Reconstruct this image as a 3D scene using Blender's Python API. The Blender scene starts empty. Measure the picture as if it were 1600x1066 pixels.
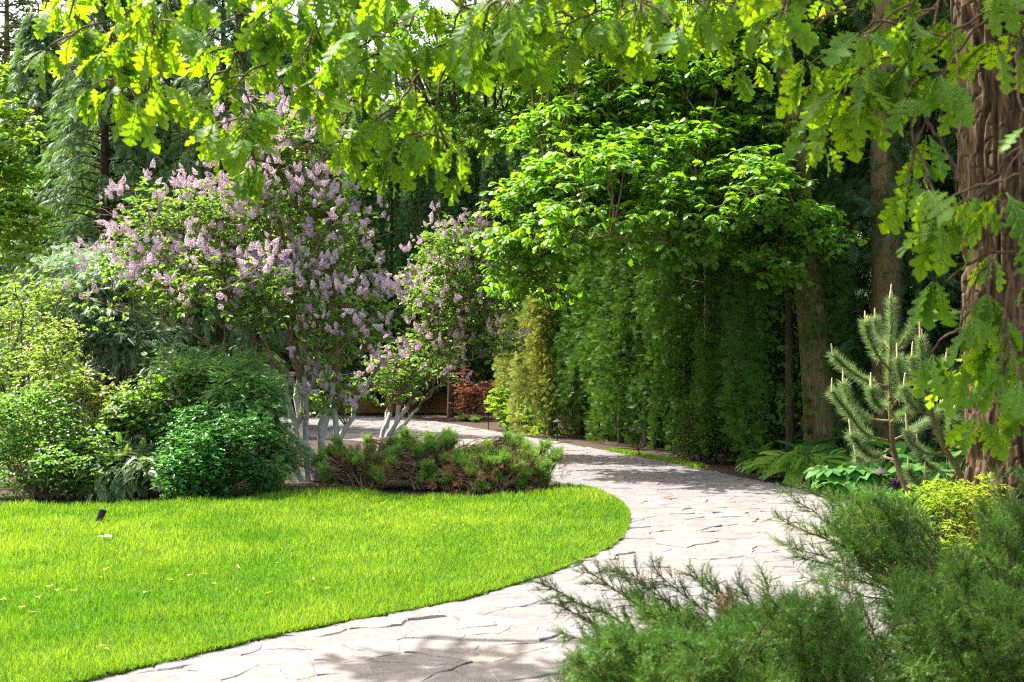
import bpy, math
import numpy as np
from mathutils import Vector

# ------------------------------------------------------------------ camera, sky, sun, exposure
sc = bpy.context.scene
COL = sc.collection
F = 2000.0            # focal length in pixels of the 1600 px wide photograph
HORIZON = 560.0
CAM_H = 1.6
cam_data = bpy.data.cameras.new('camera')
cam = bpy.data.objects.new('camera', cam_data)
COL.objects.link(cam)
cam.location = (0, 0, CAM_H)
cam.rotation_euler = (math.radians(90), 0, 0)
cam_data.sensor_width = 36.0
cam_data.lens = 36.0 * F / 1600.0
cam_data.shift_y = (HORIZON - 533.0) / 1600.0
cam_data.clip_start = 0.05
cam_data.clip_end = 600.0
cam_data.dof.use_dof = True
cam_data.dof.focus_distance = 15.0
cam_data.dof.aperture_fstop = 6.3
sc.camera = cam

SUN_EL, SUN_AZ = 57.0, -58.0      # azimuth from +Y towards +X
world = bpy.data.worlds.new('World')
sc.world = world
world.use_nodes = True
wn = world.node_tree
bg = wn.nodes['Background']
sky = wn.nodes.new('ShaderNodeTexSky')
sky.sky_type = 'NISHITA'
sky.sun_disc = False
sky.sun_elevation = math.radians(SUN_EL)
sky.sun_rotation = math.radians(SUN_AZ)
sky.air_density = 1.0
sky.dust_density = 4.0
sky.ozone_density = 0.3
tint = wn.nodes.new('ShaderNodeMix'); tint.data_type = 'RGBA'; tint.blend_type = 'MULTIPLY'; tint.inputs[0].default_value = 1
wn.links.new(sky.outputs[0], tint.inputs[6]); tint.inputs[7].default_value = (1.06, 1.0, 0.86, 1)
wn.links.new(tint.outputs[2], bg.inputs['Color'])
bg.inputs['Strength'].default_value = 0.15

sun_data = bpy.data.lights.new('sun', 'SUN')
sun_data.energy = 4.6
sun_data.angle = math.radians(0.53)
sun_data.color = (1.0, 0.96, 0.90)
sun = bpy.data.objects.new('sun', sun_data)
COL.objects.link(sun)
se, sa = math.radians(SUN_EL), math.radians(SUN_AZ)
SUN = Vector((math.sin(sa) * math.cos(se), math.cos(sa) * math.cos(se), math.sin(se)))
sun.rotation_euler = (-SUN).to_track_quat('-Z', 'Y').to_euler()
sun.location = (-10, 15, 30)

sc.view_settings.view_transform = 'Standard'
sc.view_settings.look = 'None'
sc.view_settings.gamma = 1.0
sc.view_settings.exposure = 2.1
sc.cycles.use_denoising = False
sc.cycles.filter_width = 1.2
sc.cycles.sample_clamp_indirect = 6.0
sc.cycles.max_bounces = 7
sc.cycles.diffuse_bounces = 4
sc.cycles.glossy_bounces = 2
sc.cycles.transmission_bounces = 4
sc.cycles.caustics_reflective = False
sc.cycles.caustics_refractive = False

# ------------------------------------------------------------------ helpers
RNG = np.random.default_rng(7)


def W(px, py, d):
    """where a pixel of the photograph lies at distance d"""
    return np.array([(px - 800.0) * d / F, d, CAM_H - (py - HORIZON) * d / F])


def unit(v):
    v = np.asarray(v, float)
    return v / np.maximum(np.linalg.norm(v, axis=-1, keepdims=True), 1e-9)


def _hash(ix, iy, iz, seed):
    h = (ix * 374761393 + iy * 668265263 + iz * 2147483647 + seed * 1274126177).astype(np.int64) & 0x7fffffff
    h = ((h ^ (h >> 13)) * 1274126177) & 0x7fffffff
    h = ((h ^ (h >> 16)) * 668265263) & 0x7fffffff
    return (h & 0xffff) / 32767.5 - 1.0


def vnoise(p, seed=0):
    p = np.asarray(p, float)
    i = np.floor(p).astype(np.int64)
    f = p - i
    f = f * f * (3 - 2 * f)
    out = 0
    for dx in (0, 1):
        for dy in (0, 1):
            for dz in (0, 1):
                w = (f[..., 0] if dx else 1 - f[..., 0]) * (f[..., 1] if dy else 1 - f[..., 1]) * (f[..., 2] if dz else 1 - f[..., 2])
                out = out + w * _hash(i[..., 0] + dx, i[..., 1] + dy, i[..., 2] + dz, seed)
    return out


def frames(x, up, roll=None):
    """rotation matrices whose columns are leaf axis x, side y and face normal z"""
    x = unit(x)
    up = np.broadcast_to(np.asarray(up, float), x.shape)
    y = np.cross(up, x)
    bad = np.linalg.norm(y, axis=1) < 1e-4
    if bad.any():
        y[bad] = np.cross(np.array([1.0, 0.3, 0.1]), x[bad])
    y = unit(y)
    z = np.cross(x, y)
    if roll is not None:
        c, s = np.cos(roll)[:, None], np.sin(roll)[:, None]
        y, z = y * c + z * s, z * c - y * s
    return np.stack([x, y, z], axis=2)


class MB:
    """collects faces and links them as one mesh object"""

    def __init__(self):
        self.v, self.q, self.t = [], [], []
        self.qr, self.tr, self.qm, self.tm = [], [], [], []
        self.n = 0

    def add(self, v, q=None, t=None, rnd=0.5, mat=0):
        v = np.asarray(v, float).reshape(-1, 3)
        for f, F_, R_, M_, k in ((q, self.q, self.qr, self.qm, 4), (t, self.t, self.tr, self.tm, 3)):
            if f is None or len(f) == 0:
                continue
            f = np.asarray(f, np.int64).reshape(-1, k)
            F_.append(f + self.n)
            R_.append(np.broadcast_to(np.asarray(rnd, float), (len(f),)).copy() if np.ndim(rnd) == 0 or len(np.atleast_1d(rnd)) == len(f) else np.full(len(f), float(np.mean(rnd))))
            M_.append(np.full(len(f), mat, np.int32))
        self.v.append(v)
        self.n += len(v)

    def scatter(self, T, P, R, S, rnd=None, mat=0):
        tv, tq, tt = T
        n, k = len(P), len(tv)
        if n == 0:
            return
        S = np.asarray(S, float)
        if S.ndim == 0:
            S = np.full(n, float(S))
        loc = tv[None] * (S[:, None, None] if S.ndim == 1 else S[:, None, :])
        V = np.einsum('nij,nkj->nki', R, loc) + np.asarray(P)[:, None, :]
        off = (np.arange(n) * k)[:, None, None]
        rnd = RNG.random(n) if rnd is None else np.asarray(rnd)
        V = V.reshape(-1, 3)
        q = (tq[None] + off).reshape(-1, 4) if tq is not None and len(tq) else None
        t = (tt[None] + off).reshape(-1, 3) if tt is not None and len(tt) else None
        base = self.n
        if q is not None:
            self.q.append(q + base); self.qr.append(np.repeat(rnd, len(tq))); self.qm.append(np.full(len(q), mat, np.int32))
        if t is not None:
            self.t.append(t + base); self.tr.append(np.repeat(rnd, len(tt))); self.tm.append(np.full(len(t), mat, np.int32))
        self.v.append(V)
        self.n += len(V)

    def tube(self, pts, rad, sides=6, mat=0, rnd=0.5, cap=True):
        pts = np.asarray(pts, float)
        n = len(pts)
        rad = np.broadcast_to(np.asarray(rad, float), (n,))
        tan = unit(np.gradient(pts, axis=0))
        ref = np.array([0.0, 0, 1]) if abs(tan[0][2]) < 0.9 else np.array([1.0, 0, 0])
        a = np.cross(ref, tan[0]); a /= np.linalg.norm(a)
        A = []
        for i in range(n):
            a = a - tan[i] * a.dot(tan[i]); a /= max(np.linalg.norm(a), 1e-9)
            A.append(a)
        A = np.array(A); B = np.cross(tan, A)
        ang = np.arange(sides) * 2 * math.pi / sides
        V = pts[:, None] + rad[:, None, None] * (A[:, None] * np.cos(ang)[None, :, None] + B[:, None] * np.sin(ang)[None, :, None])
        i = np.arange(n - 1)[:, None] * sides
        j = np.arange(sides)[None]
        j2 = (j + 1) % sides
        q = np.stack([i + j, i + j2, i + sides + j2, i + sides + j], axis=2).reshape(-1, 4)
        t = None
        V = V.reshape(-1, 3)
        if cap:
            V = np.vstack([V, pts[-1:] + tan[-1:] * rad[-1]])
            e = (n - 1) * sides
            t = np.stack([e + j[0], e + j2[0], np.full(sides, n * sides)], axis=1)
        self.add(V, q, t, rnd, mat)

    def build(self, name, mats, parent=None, smooth=True):
        V = np.vstack(self.v)
        if parent is not None:
            o_ = parent
            while o_ is not None:
                V = V - np.array(o_.location)
                o_ = o_.parent
        q = np.vstack(self.q) if self.q else np.zeros((0, 4), np.int64)
        t = np.vstack(self.t) if self.t else np.zeros((0, 3), np.int64)
        nq, nt = len(q), len(t)
        me = bpy.data.meshes.new(name)
        me.vertices.add(len(V))
        me.vertices.foreach_set('co', V.astype(np.float32).ravel())
        me.loops.add(nq * 4 + nt * 3)
        me.loops.foreach_set('vertex_index', np.concatenate([q.ravel(), t.ravel()]).astype(np.int32))
        me.polygons.add(nq + nt)
        st = np.concatenate([np.arange(nq) * 4, nq * 4 + np.arange(nt) * 3]).astype(np.int32)
        me.polygons.foreach_set('loop_start', st)
        mi = np.concatenate((self.qm or [np.zeros(0, np.int32)]) + (self.tm or [np.zeros(0, np.int32)])).astype(np.int32)
        me.polygons.foreach_set('material_index', mi)
        me.polygons.foreach_set('use_smooth', np.full(nq + nt, smooth))
        at = me.attributes.new('rnd', 'FLOAT', 'FACE')
        at.data.foreach_set('value', np.concatenate(self.qr + self.tr).astype(np.float32))
        for m in (mats if isinstance(mats, (list, tuple)) else [mats]):
            me.materials.append(m)
        me.update(calc_edges=True)
        o = bpy.data.objects.new(name, me)
        COL.objects.link(o)
        if parent is not None:
            o.parent = parent
        return o


def thing(name, label, cat, loc=(0, 0, 0), group=None):
    o = bpy.data.objects.new(name, None)
    o.empty_display_size = 0.2
    COL.objects.link(o)
    o.location = loc
    return tag(o, label, cat, group)


def tag(o, label=None, cat=None, group=None, kind=None):
    if label: o['label'] = label
    if cat: o['category'] = cat
    if group: o['group'] = group
    if kind: o['kind'] = kind
    return o


def copy_thing(root, loc, label, rz=0.0, scale=1.0, group=None):
    r = root.copy(); COL.objects.link(r)
    r.location = loc; r.rotation_euler = (0, 0, rz)
    r.scale = (scale, scale, scale) if np.ndim(scale) == 0 else scale
    r['label'] = label
    if group: r['group'] = group
    for ch in list(root.children):
        c = ch.copy(); COL.objects.link(c); c.parent = r
        for g in list(ch.children):
            d = g.copy(); COL.objects.link(d); d.parent = c
    return r


# ------------------------------------------------------------------ materials
def new_mat(name):
    m = bpy.data.materials.new(name)
    m.use_nodes = True
    nt = m.node_tree
    nt.nodes.clear()
    out = nt.nodes.new('ShaderNodeOutputMaterial')
    return m, nt, out


def ramp(nt, fac, stops):
    r = nt.nodes.new('ShaderNodeValToRGB')
    e = r.color_ramp.elements
    while len(e) < len(stops):
        e.new(0.5)
    for el, (p, c) in zip(e, stops):
        el.position = p
        el.color = (*c, 1)
    nt.links.new(fac, r.inputs[0])
    return r.outputs[0]


def leaf_mat(name, c1, c2, tr=0.4, trc=(1.5, 1.45, 0.6), rough=0.5, spec=0.18, patch=0.8):
    """leaf: per-leaf colour between c1 and c2, light passing through"""
    m, nt, out = new_mat(name)
    at = nt.nodes.new('ShaderNodeAttribute'); at.attribute_name = 'rnd'
    geo = nt.nodes.new('ShaderNodeNewGeometry')
    no = nt.nodes.new('ShaderNodeTexNoise'); no.inputs['Scale'].default_value = patch; no.inputs['Detail'].default_value = 1
    nt.links.new(geo.outputs['Position'], no.inputs['Vector'])
    mx = nt.nodes.new('ShaderNodeMath'); mx.operation = 'MULTIPLY_ADD'
    nt.links.new(no.outputs['Fac'], mx.inputs[0]); mx.inputs[1].default_value = 0.8; mx.inputs[2].default_value = -0.4
    ad = nt.nodes.new('ShaderNodeMath'); ad.operation = 'ADD'; ad.use_clamp = True
    nt.links.new(at.outputs['Fac'], ad.inputs[0]); nt.links.new(mx.outputs[0], ad.inputs[1])
    mid = tuple((a + b) / 2 for a, b in zip(c1, c2))
    col = ramp(nt, ad.outputs[0], [(0.0, c1), (0.5, mid), (1.0, c2)])
    p = nt.nodes.new('ShaderNodeBsdfPrincipled')
    p.inputs['Roughness'].default_value = rough
    p.inputs['Specular IOR Level'].default_value = spec
    nt.links.new(col, p.inputs['Base Color'])
    tl = nt.nodes.new('ShaderNodeBsdfTranslucent')
    mul = nt.nodes.new('ShaderNodeMix'); mul.data_type = 'RGBA'; mul.blend_type = 'MULTIPLY'; mul.inputs[0].default_value = 1
    nt.links.new(col, mul.inputs[6]); mul.inputs[7].default_value = (*trc, 1)
    nt.links.new(mul.outputs[2], tl.inputs['Color'])
    mix = nt.nodes.new('ShaderNodeMixShader'); mix.inputs[0].default_value = tr
    nt.links.new(p.outputs[0], mix.inputs[1]); nt.links.new(tl.outputs[0], mix.inputs[2])
    nt.links.new(mix.outputs[0], out.inputs['Surface'])
    return m


def solid_mat(name, c, rough=0.6, metal=0.0, spec=0.4, vary=0.25, scale=12.0, bump=0.0):
    m, nt, out = new_mat(name)
    p = nt.nodes.new('ShaderNodeBsdfPrincipled')
    p.inputs['Roughness'].default_value = rough
    p.inputs['Metallic'].default_value = metal
    p.inputs['Specular IOR Level'].default_value = spec
    tc = nt.nodes.new('ShaderNodeTexCoord')
    no = nt.nodes.new('ShaderNodeTexNoise'); no.inputs['Scale'].default_value = scale; no.inputs['Detail'].default_value = 5
    nt.links.new(tc.outputs['Object'], no.inputs['Vector'])
    lo = tuple(x * (1 - vary) for x in c); hi = tuple(min(1, x * (1 + vary)) for x in c)
    nt.links.new(ramp(nt, no.outputs['Fac'], [(0.3, lo), (0.7, hi)]), p.inputs['Base Color'])
    if bump:
        b = nt.nodes.new('ShaderNodeBump'); b.inputs['Strength'].default_value = bump; b.inputs['Distance'].default_value = 0.02
        nt.links.new(no.outputs['Fac'], b.inputs['Height']); nt.links.new(b.outputs[0], p.inputs['Normal'])
    nt.links.new(p.outputs[0], out.inputs['Surface'])
    return m


def bark_mat(name, c1, c2, sx=18.0, sz=2.5, bump=0.8, moss=None):
    m, nt, out = new_mat(name)
    p = nt.nodes.new('ShaderNodeBsdfPrincipled'); p.inputs['Roughness'].default_value = 0.9
    p.inputs['Specular IOR Level'].default_value = 0.15
    tc = nt.nodes.new('ShaderNodeTexCoord')
    mp = nt.nodes.new('ShaderNodeMapping'); mp.inputs['Scale'].default_value = (sx, sx, sz)
    nt.links.new(tc.outputs['Object'], mp.inputs['Vector'])
    no = nt.nodes.new('ShaderNodeTexNoise'); no.inputs['Scale'].default_value = 1.0; no.inputs['Detail'].default_value = 6
    no.inputs['Distortion'].default_value = 0.5
    nt.links.new(mp.outputs[0], no.inputs['Vector'])
    col = ramp(nt, no.outputs['Fac'], [(0.32, c1), (0.66, c2)])
    if moss:
        n2 = nt.nodes.new('ShaderNodeTexNoise'); n2.inputs['Scale'].default_value = 2.2; n2.inputs['Detail'].default_value = 5
        nt.links.new(tc.outputs['Object'], n2.inputs['Vector'])
        f = ramp(nt, n2.outputs['Fac'], [(0.45, (0, 0, 0)), (0.68, (0.75, 0.75, 0.75))])
        mm = nt.nodes.new('ShaderNodeMix'); mm.data_type = 'RGBA'
        nt.links.new(f, mm.inputs[0]); nt.links.new(col, mm.inputs[6]); mm.inputs[7].default_value = (*moss, 1)
        col = mm.outputs[2]
    nt.links.new(col, p.inputs['Base Color'])
    b = nt.nodes.new('ShaderNodeBump'); b.inputs['Strength'].default_value = bump; b.inputs['Distance'].default_value = 0.02
    nt.links.new(no.outputs['Fac'], b.inputs['Height']); nt.links.new(b.outputs[0], p.inputs['Normal'])
    nt.links.new(p.outputs[0], out.inputs['Surface'])
    return m


M = {}
M['oak_near'] = leaf_mat('oak leaf', (0.052, 0.15, 0.02), (0.11, 0.225, 0.025), tr=0.6, trc=(3.1, 2.25, 0.15), rough=0.5, spec=0.15)
M['oak_mid'] = leaf_mat('oak leaf of the mid tree', (0.06, 0.175, 0.022), (0.14, 0.28, 0.03), tr=0.5, trc=(1.9, 1.7, 0.3), rough=0.42, spec=0.4)
M['vein'] = leaf_mat('oak leaf vein', (0.13, 0.24, 0.06), (0.20, 0.31, 0.09), tr=0.4, trc=(1.5, 1.4, 0.4), spec=0.1)
M['linden'] = leaf_mat('linden leaf', (0.05, 0.14, 0.03), (0.09, 0.20, 0.035), tr=0.35)
M['lilac_leaf'] = leaf_mat('lilac leaf', (0.065, 0.17, 0.03), (0.17, 0.29, 0.045), tr=0.45, trc=(1.6, 1.5, 0.5), rough=0.36, spec=0.6)
M['lilac_flower'] = leaf_mat('lilac floret', (0.40, 0.27, 0.36), (0.68, 0.53, 0.59), tr=0.25, trc=(1.0, 0.95, 1.0), spec=0.1, rough=0.7)
M['thuja'] = leaf_mat('thuja scale leaf', (0.024, 0.075, 0.014), (0.082, 0.16, 0.025), tr=0.25, trc=(1.4, 1.4, 0.6), rough=0.55, spec=0.08)
M['thuja_gold'] = leaf_mat('yellowing thuja scale leaf', (0.12, 0.17, 0.04), (0.28, 0.29, 0.07), tr=0.35, trc=(1.3, 1.3, 0.6), rough=0.5)
M['weeping'] = leaf_mat('weeping conifer frond', (0.05, 0.125, 0.04), (0.14, 0.23, 0.075), tr=0.38, trc=(1.3, 1.4, 0.7), rough=0.5, spec=0.3)
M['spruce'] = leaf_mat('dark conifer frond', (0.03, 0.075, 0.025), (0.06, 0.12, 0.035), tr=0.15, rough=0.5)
M['far_leaf'] = leaf_mat('far tree leaf', (0.06, 0.13, 0.03), (0.14, 0.23, 0.05), tr=0.4, trc=(1.6, 1.5, 0.5))
M['pine_far'] = leaf_mat('far pine tuft', (0.07, 0.11, 0.06), (0.15, 0.18, 0.09), tr=0.2)
M['lime_leaf'] = leaf_mat('lime green leaf', (0.12, 0.26, 0.03), (0.22, 0.36, 0.05), tr=0.45, trc=(1.6, 1.5, 0.4))
M['box_leaf'] = leaf_mat('glossy dark leaf', (0.035, 0.15, 0.035), (0.09, 0.27, 0.05), tr=0.38, rough=0.33, spec=0.6)
M['white_bush'] = leaf_mat('small shrub leaf', (0.06, 0.19, 0.025), (0.16, 0.32, 0.04), tr=0.48, rough=0.36, spec=0.55)
M['yellow_bush'] = leaf_mat('pale yellow green leaf', (0.12, 0.23, 0.035), (0.28, 0.37, 0.085), tr=0.5, trc=(1.4, 1.35, 0.6))
M['silver'] = leaf_mat('silvery frond', (0.11, 0.19, 0.11), (0.26, 0.34, 0.20), tr=0.4, trc=(1.2, 1.3, 0.9), rough=0.36, spec=0.7)
M['fern_pale'] = leaf_mat('pale frond', (0.12, 0.24, 0.08), (0.25, 0.34, 0.17), tr=0.35, rough=0.36, spec=0.7)
M['cypress'] = leaf_mat('cypress frond', (0.07, 0.20, 0.05), (0.21, 0.38, 0.12), tr=0.4, rough=0.38, spec=0.6)
M['cream'] = leaf_mat('cream floret', (0.45, 0.44, 0.33), (0.62, 0.60, 0.50), tr=0.2, trc=(1, 1, 0.9), spec=0.1)
M['pinkish'] = leaf_mat('pale pink floret', (0.62, 0.50, 0.36), (0.78, 0.68, 0.48), tr=0.2, trc=(1, 1, 0.9), spec=0.1)
M['juniper'] = leaf_mat('juniper needle', (0.026, 0.09, 0.014), (0.115, 0.22, 0.03), tr=0.2, rough=0.5)
M['juniper_bed'] = leaf_mat('low juniper needle', (0.06, 0.17, 0.03), (0.22, 0.36, 0.075), tr=0.35, rough=0.5)
M['dead'] = leaf_mat('dead brown needle', (0.13, 0.07, 0.035), (0.30, 0.17, 0.09), tr=0.1, trc=(1.1, 1, 0.8), rough=0.8, spec=0.1)
M['pine'] = leaf_mat('pine needle', (0.105, 0.19, 0.075), (0.22, 0.31, 0.145), tr=0.25, rough=0.45, spec=0.3)
M['candle'] = solid_mat('pine candle', (0.42, 0.34, 0.17), 0.7, scale=60)
M['spirea'] = leaf_mat('golden leaf', (0.12, 0.24, 0.015), (0.29, 0.34, 0.025), tr=0.4, trc=(1.3, 1.25, 0.4))
M['hosta'] = leaf_mat('broad shade leaf', (0.036, 0.125, 0.022), (0.07, 0.19, 0.03), tr=0.35, rough=0.55, spec=0.2)
M['red_leaf'] = leaf_mat('red barberry leaf', (0.26, 0.09, 0.05), (0.42, 0.22, 0.13), tr=0.4, trc=(1.3, 1.0, 0.8))
M['grass'] = leaf_mat('grass blade', (0.060, 0.172, 0.006), (0.215, 0.315, 0.034), tr=0.47, trc=(1.3, 1.3, 0.35), rough=0.5, spec=0.3, patch=1.3)
M['fallen'] = leaf_mat('fallen pale leaf', (0.27, 0.25, 0.03), (0.36, 0.34, 0.08), tr=0.3, trc=(1, 1, 0.8))
M['allium'] = leaf_mat('purple floret', (0.06, 0.035, 0.09), (0.12, 0.075, 0.15), tr=0.2, trc=(1, 1, 1))
M['bark_oak'] = bark_mat('furrowed oak bark', (0.016, 0.010, 0.006), (0.105, 0.068, 0.036), sx=30, sz=5, bump=0.6)
M['bark_mid'] = bark_mat('brown bark', (0.065, 0.046, 0.021), (0.215, 0.155, 0.072), sx=42, sz=6, bump=0.9, moss=(0.13, 0.12, 0.04))
M['bark_linden'] = bark_mat('grey brown bark', (0.075, 0.054, 0.025), (0.185, 0.138, 0.064), sx=60, sz=9, bump=0.7)
M['bark_dark'] = bark_mat('dark bark', (0.03, 0.022, 0.016), (0.09, 0.065, 0.045), sx=30, sz=5)
M['twig'] = bark_mat('twig bark', (0.06, 0.04, 0.025), (0.15, 0.10, 0.06), sx=40, sz=40, bump=0.3)
M['lilac_bark'] = bark_mat('lilac bark', (0.09, 0.06, 0.04), (0.24, 0.17, 0.11), sx=40, sz=12, bump=0.5)
M['white_wash'] = bark_mat('white limewash on bark', (0.30, 0.29, 0.265), (0.50, 0.49, 0.47), sx=25, sz=8, bump=0.6)
M['lamp_metal'] = solid_mat('dark bronze metal', (0.03, 0.027, 0.024), 0.75, 0.0, 0.2, vary=0.3, scale=30)
M['wall'] = solid_mat('terracotta render', (0.50, 0.24, 0.08), 0.85, vary=0.15, scale=3, bump=0.1)
M['rock'] = solid_mat('grey rock', (0.30, 0.28, 0.26), 0.85, vary=0.35, scale=9, bump=0.5)
M['lens'] = solid_mat('dark glass lens', (0.03, 0.03, 0.035), 0.1, vary=0.1)


def ground_mat(name, stops, scale, bump=0.6, detail=8):
    m, nt, out = new_mat(name)
    p = nt.nodes.new('ShaderNodeBsdfPrincipled'); p.inputs['Roughness'].default_value = 0.95
    p.inputs['Specular IOR Level'].default_value = 0.1
    geo = nt.nodes.new('ShaderNodeNewGeometry')
    no = nt.nodes.new('ShaderNodeTexNoise'); no.inputs['Scale'].default_value = scale; no.inputs['Detail'].default_value = detail
    no.inputs['Roughness'].default_value = 0.7
    nt.links.new(geo.outputs['Position'], no.inputs['Vector'])
    nt.links.new(ramp(nt, no.outputs['Fac'], stops), p.inputs['Base Color'])
    b = nt.nodes.new('ShaderNodeBump'); b.inputs['Strength'].default_value = bump; b.inputs['Distance'].default_value = 0.03
    nt.links.new(no.outputs['Fac'], b.inputs['Height']); nt.links.new(b.outputs[0], p.inputs['Normal'])
    nt.links.new(p.outputs[0], out.inputs['Surface'])
    return m


M['mulch'] = ground_mat('bark mulch', [(0.3, (0.018, 0.012, 0.008)), (0.55, (0.05, 0.036, 0.025)), (0.75, (0.12, 0.088, 0.062))], 22.0)
M['turf'] = ground_mat('turf soil', [(0.3, (0.035, 0.075, 0.006)), (0.7, (0.075, 0.13, 0.012))], 30.0)


def stone_mat():
    m, nt, out = new_mat('flagstone')
    p = nt.nodes.new('ShaderNodeBsdfPrincipled'); p.inputs['Roughness'].default_value = 0.75
    p.inputs['Specular IOR Level'].default_value = 0.25
    at = nt.nodes.new('ShaderNodeAttribute'); at.attribute_name = 'rnd'
    base = ramp(nt, at.outputs['Fac'], [(0.0, (0.165, 0.150, 0.150)), (0.3, (0.195, 0.176, 0.170)), (0.55, (0.175, 0.166, 0.166)), (0.8, (0.205, 0.182, 0.170)), (1.0, (0.205, 0.172, 0.148))])
    geo = nt.nodes.new('ShaderNodeNewGeometry')
    n1 = nt.nodes.new('ShaderNodeTexNoise'); n1.inputs['Scale'].default_value = 3.0; n1.inputs['Detail'].default_value = 7; n1.inputs['Roughness'].default_value = 0.65
    nt.links.new(geo.outputs['Position'], n1.inputs['Vector'])
    v = ramp(nt, n1.outputs['Fac'], [(0.28, (0.42, 0.41, 0.42)), (0.5, (0.655, 0.66, 0.68)), (0.7, (0.80, 0.80, 0.81))])
    mul = nt.nodes.new('ShaderNodeMix'); mul.data_type = 'RGBA'; mul.blend_type = 'MULTIPLY'; mul.inputs[0].default_value = 1
    nt.links.new(base, mul.inputs[6]); nt.links.new(v, mul.inputs[7])
    nt.links.new(mul.outputs[2], p.inputs['Base Color'])
    n2 = nt.nodes.new('ShaderNodeTexNoise'); n2.inputs['Scale'].default_value = 14.0; n2.inputs['Detail'].default_value = 9; n2.inputs['Roughness'].default_value = 0.62
    nt.links.new(geo.outputs['Position'], n2.inputs['Vector'])
    b = nt.nodes.new('ShaderNodeBump'); b.inputs['Strength'].default_value = 0.35; b.inputs['Distance'].default_value = 0.02
    nt.links.new(n2.outputs['Fac'], b.inputs['Height']); nt.links.new(b.outputs[0], p.inputs['Normal'])
    nt.links.new(p.outputs[0], out.inputs['Surface'])
    return m


M['stone'] = stone_mat()
M['mortar'] = ground_mat('mortar joint', [(0.3, (0.095, 0.088, 0.085)), (0.7, (0.165, 0.153, 0.148))], 14.0, 0.4)

# ------------------------------------------------------------------ leaf shapes (templates)


def T_simple(w=0.28, fold=0.12, droop=0.12):
    v = np.array([(0, 0, 0), (.32, w, fold * w * 2), (.72, w * .78, fold * w * 2 - droop * .5), (1, 0, -droop), (.72, -w * .78, fold * w * 2 - droop * .5), (.32, -w, fold * w * 2)])
    return v, np.array([(0, 3, 2, 1), (0, 5, 4, 3)]), None


def T_lobed(pts, droop=0.22, fold=0.35):
    """lobed oak leaf; pts = (t, half width) down one side"""
    n = len(pts)
    v = []
    for t, w in pts:
        v.append((t, 0, -droop * t * t))
    for t, w in pts:
        v.append((t + .03 * (w > .2), w, -droop * t * t + fold * w * .3))
    for t, w in pts:
        v.append((t + .03 * (w > .2), -w, -droop * t * t + fold * w * .3))
    q = []
    for i in range(n - 1):
        q.append((i, i + 1, n + i + 1, n + i))
        q.append((i + 1, i, 2 * n + i, 2 * n + i + 1))
    return np.array(v, float), np.array(q), None


OAK = T_lobed([(0, .004), (.1, .010), (.16, .045), (.24, .06), (.31, .145), (.35, .15), (.375, .06), (.42, .065), (.50, .235), (.555, .24), (.575, .085), (.63, .09), (.71, .285), (.775, .27), (.785, .11), (.84, .12), (.90, .20), (.945, .13), (1, .02)], droop=.3, fold=.5)
OAK2 = T_lobed([(0, .006), (.1, .01), (.17, .05), (.27, .075), (.34, .19), (.38, .18), (.40, .07), (.47, .085), (.56, .28), (.61, .27), (.625, .10), (.68, .11), (.76, .26), (.815, .24), (.83, .11), (.9, .16), (.96, .08), (1, .01)], droop=0.45, fold=0.7)
OAKM = T_lobed([(0, .02), (.2, .09), (.34, .19), (.42, .11), (.56, .28), (.64, .16), (.78, .28), (.88, .17), (1, .02)], droop=0.3, fold=.5)
LEAF = T_simple()
HEART = T_simple(.34, .15, .2)
NARROW = T_simple(.13, .1, .15)


def T_veins(droop, fold, tips):
    """midrib and side veins lying on both faces of a lobed leaf"""
    v, q = [], []

    def zz(t, w): return -droop * t * t + fold * abs(w) * .3

    def strip(pts, wid):
        for e in (.005, -.005):
            k = len(v)
            for i, (t, w) in enumerate(pts):
                d = np.array(pts[min(i + 1, len(pts) - 1)]) - np.array(pts[max(i - 1, 0)])
                nx, ny = -d[1], d[0]; L = math.hypot(nx, ny)
                h = wid * (1 - .75 * i / (len(pts) - 1))
                for sg in (1, -1):
                    v.append((t + sg * nx / L * h, w + sg * ny / L * h, zz(t, w) + e))
            for i in range(len(pts) - 1):
                b = k + 2 * i
                q.append((b, b + 1, b + 3, b + 2))
    strip([(t, 0.0) for t in np.linspace(0, .97, 8)], .014)
    for t0, t1, w in tips:
        for sg in (1, -1):
            strip([(t0 + (t1 - t0) * u, sg * w * u) for u in (0, .5, .92)], .008)
    return np.array(v), np.array(q), None


VEIN = T_veins(.3, .5, ((.18, .33, .14), (.34, .54, .23), (.52, .75, .27), (.70, .92, .19)))
VEIN2 = T_veins(.45, .7, ((.18, .35, .18), (.36, .60, .27), (.55, .80, .25), (.72, .92, .15)))


def T_fan(n=5, spread=1.0, droop=0.15, w=0.05, l0=0.5):
    """flat fan of narrow scale-leaf branchlets on both sides of an axis"""
    v, q = [], []

    def strip(a, b, wid):
        a = np.array(a, float); b = np.array(b, float)
        d = b - a; s = np.array([-d[1], d[0], 0]); s = s / max(np.linalg.norm(s), 1e-9) * wid
        m = a + d * .55
        k = len(v)
        v.extend([a - s * .3, m - s, b, m + s]); q.append((k, k + 1, k + 2, k + 3))
    strip((0, 0, 0), (1, 0, -droop), w * .8)
    for i in range(n):
        t = .12 + .75 * i / n
        ln = l0 * (1 - .75 * abs(t - .3))
        for s in (-1, 1):
            ang = spread * (0.75 - .25 * t)
            a = (t + (.04 if s > 0 else 0), 0, -droop * t * t)
            b = (a[0] + ln * math.cos(ang), s * ln * math.sin(ang), -droop * (t + ln * .6) ** 2 - .05)
            strip(a, b, w)
    return np.array(v), np.array(q), None


FAN = T_fan(5, 1.0, .2, .038, .48)
FROND = T_fan(8, 1.25, .45, .028, .30)
FROND_W = T_fan(7, .8, .35, .035, .33)


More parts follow.
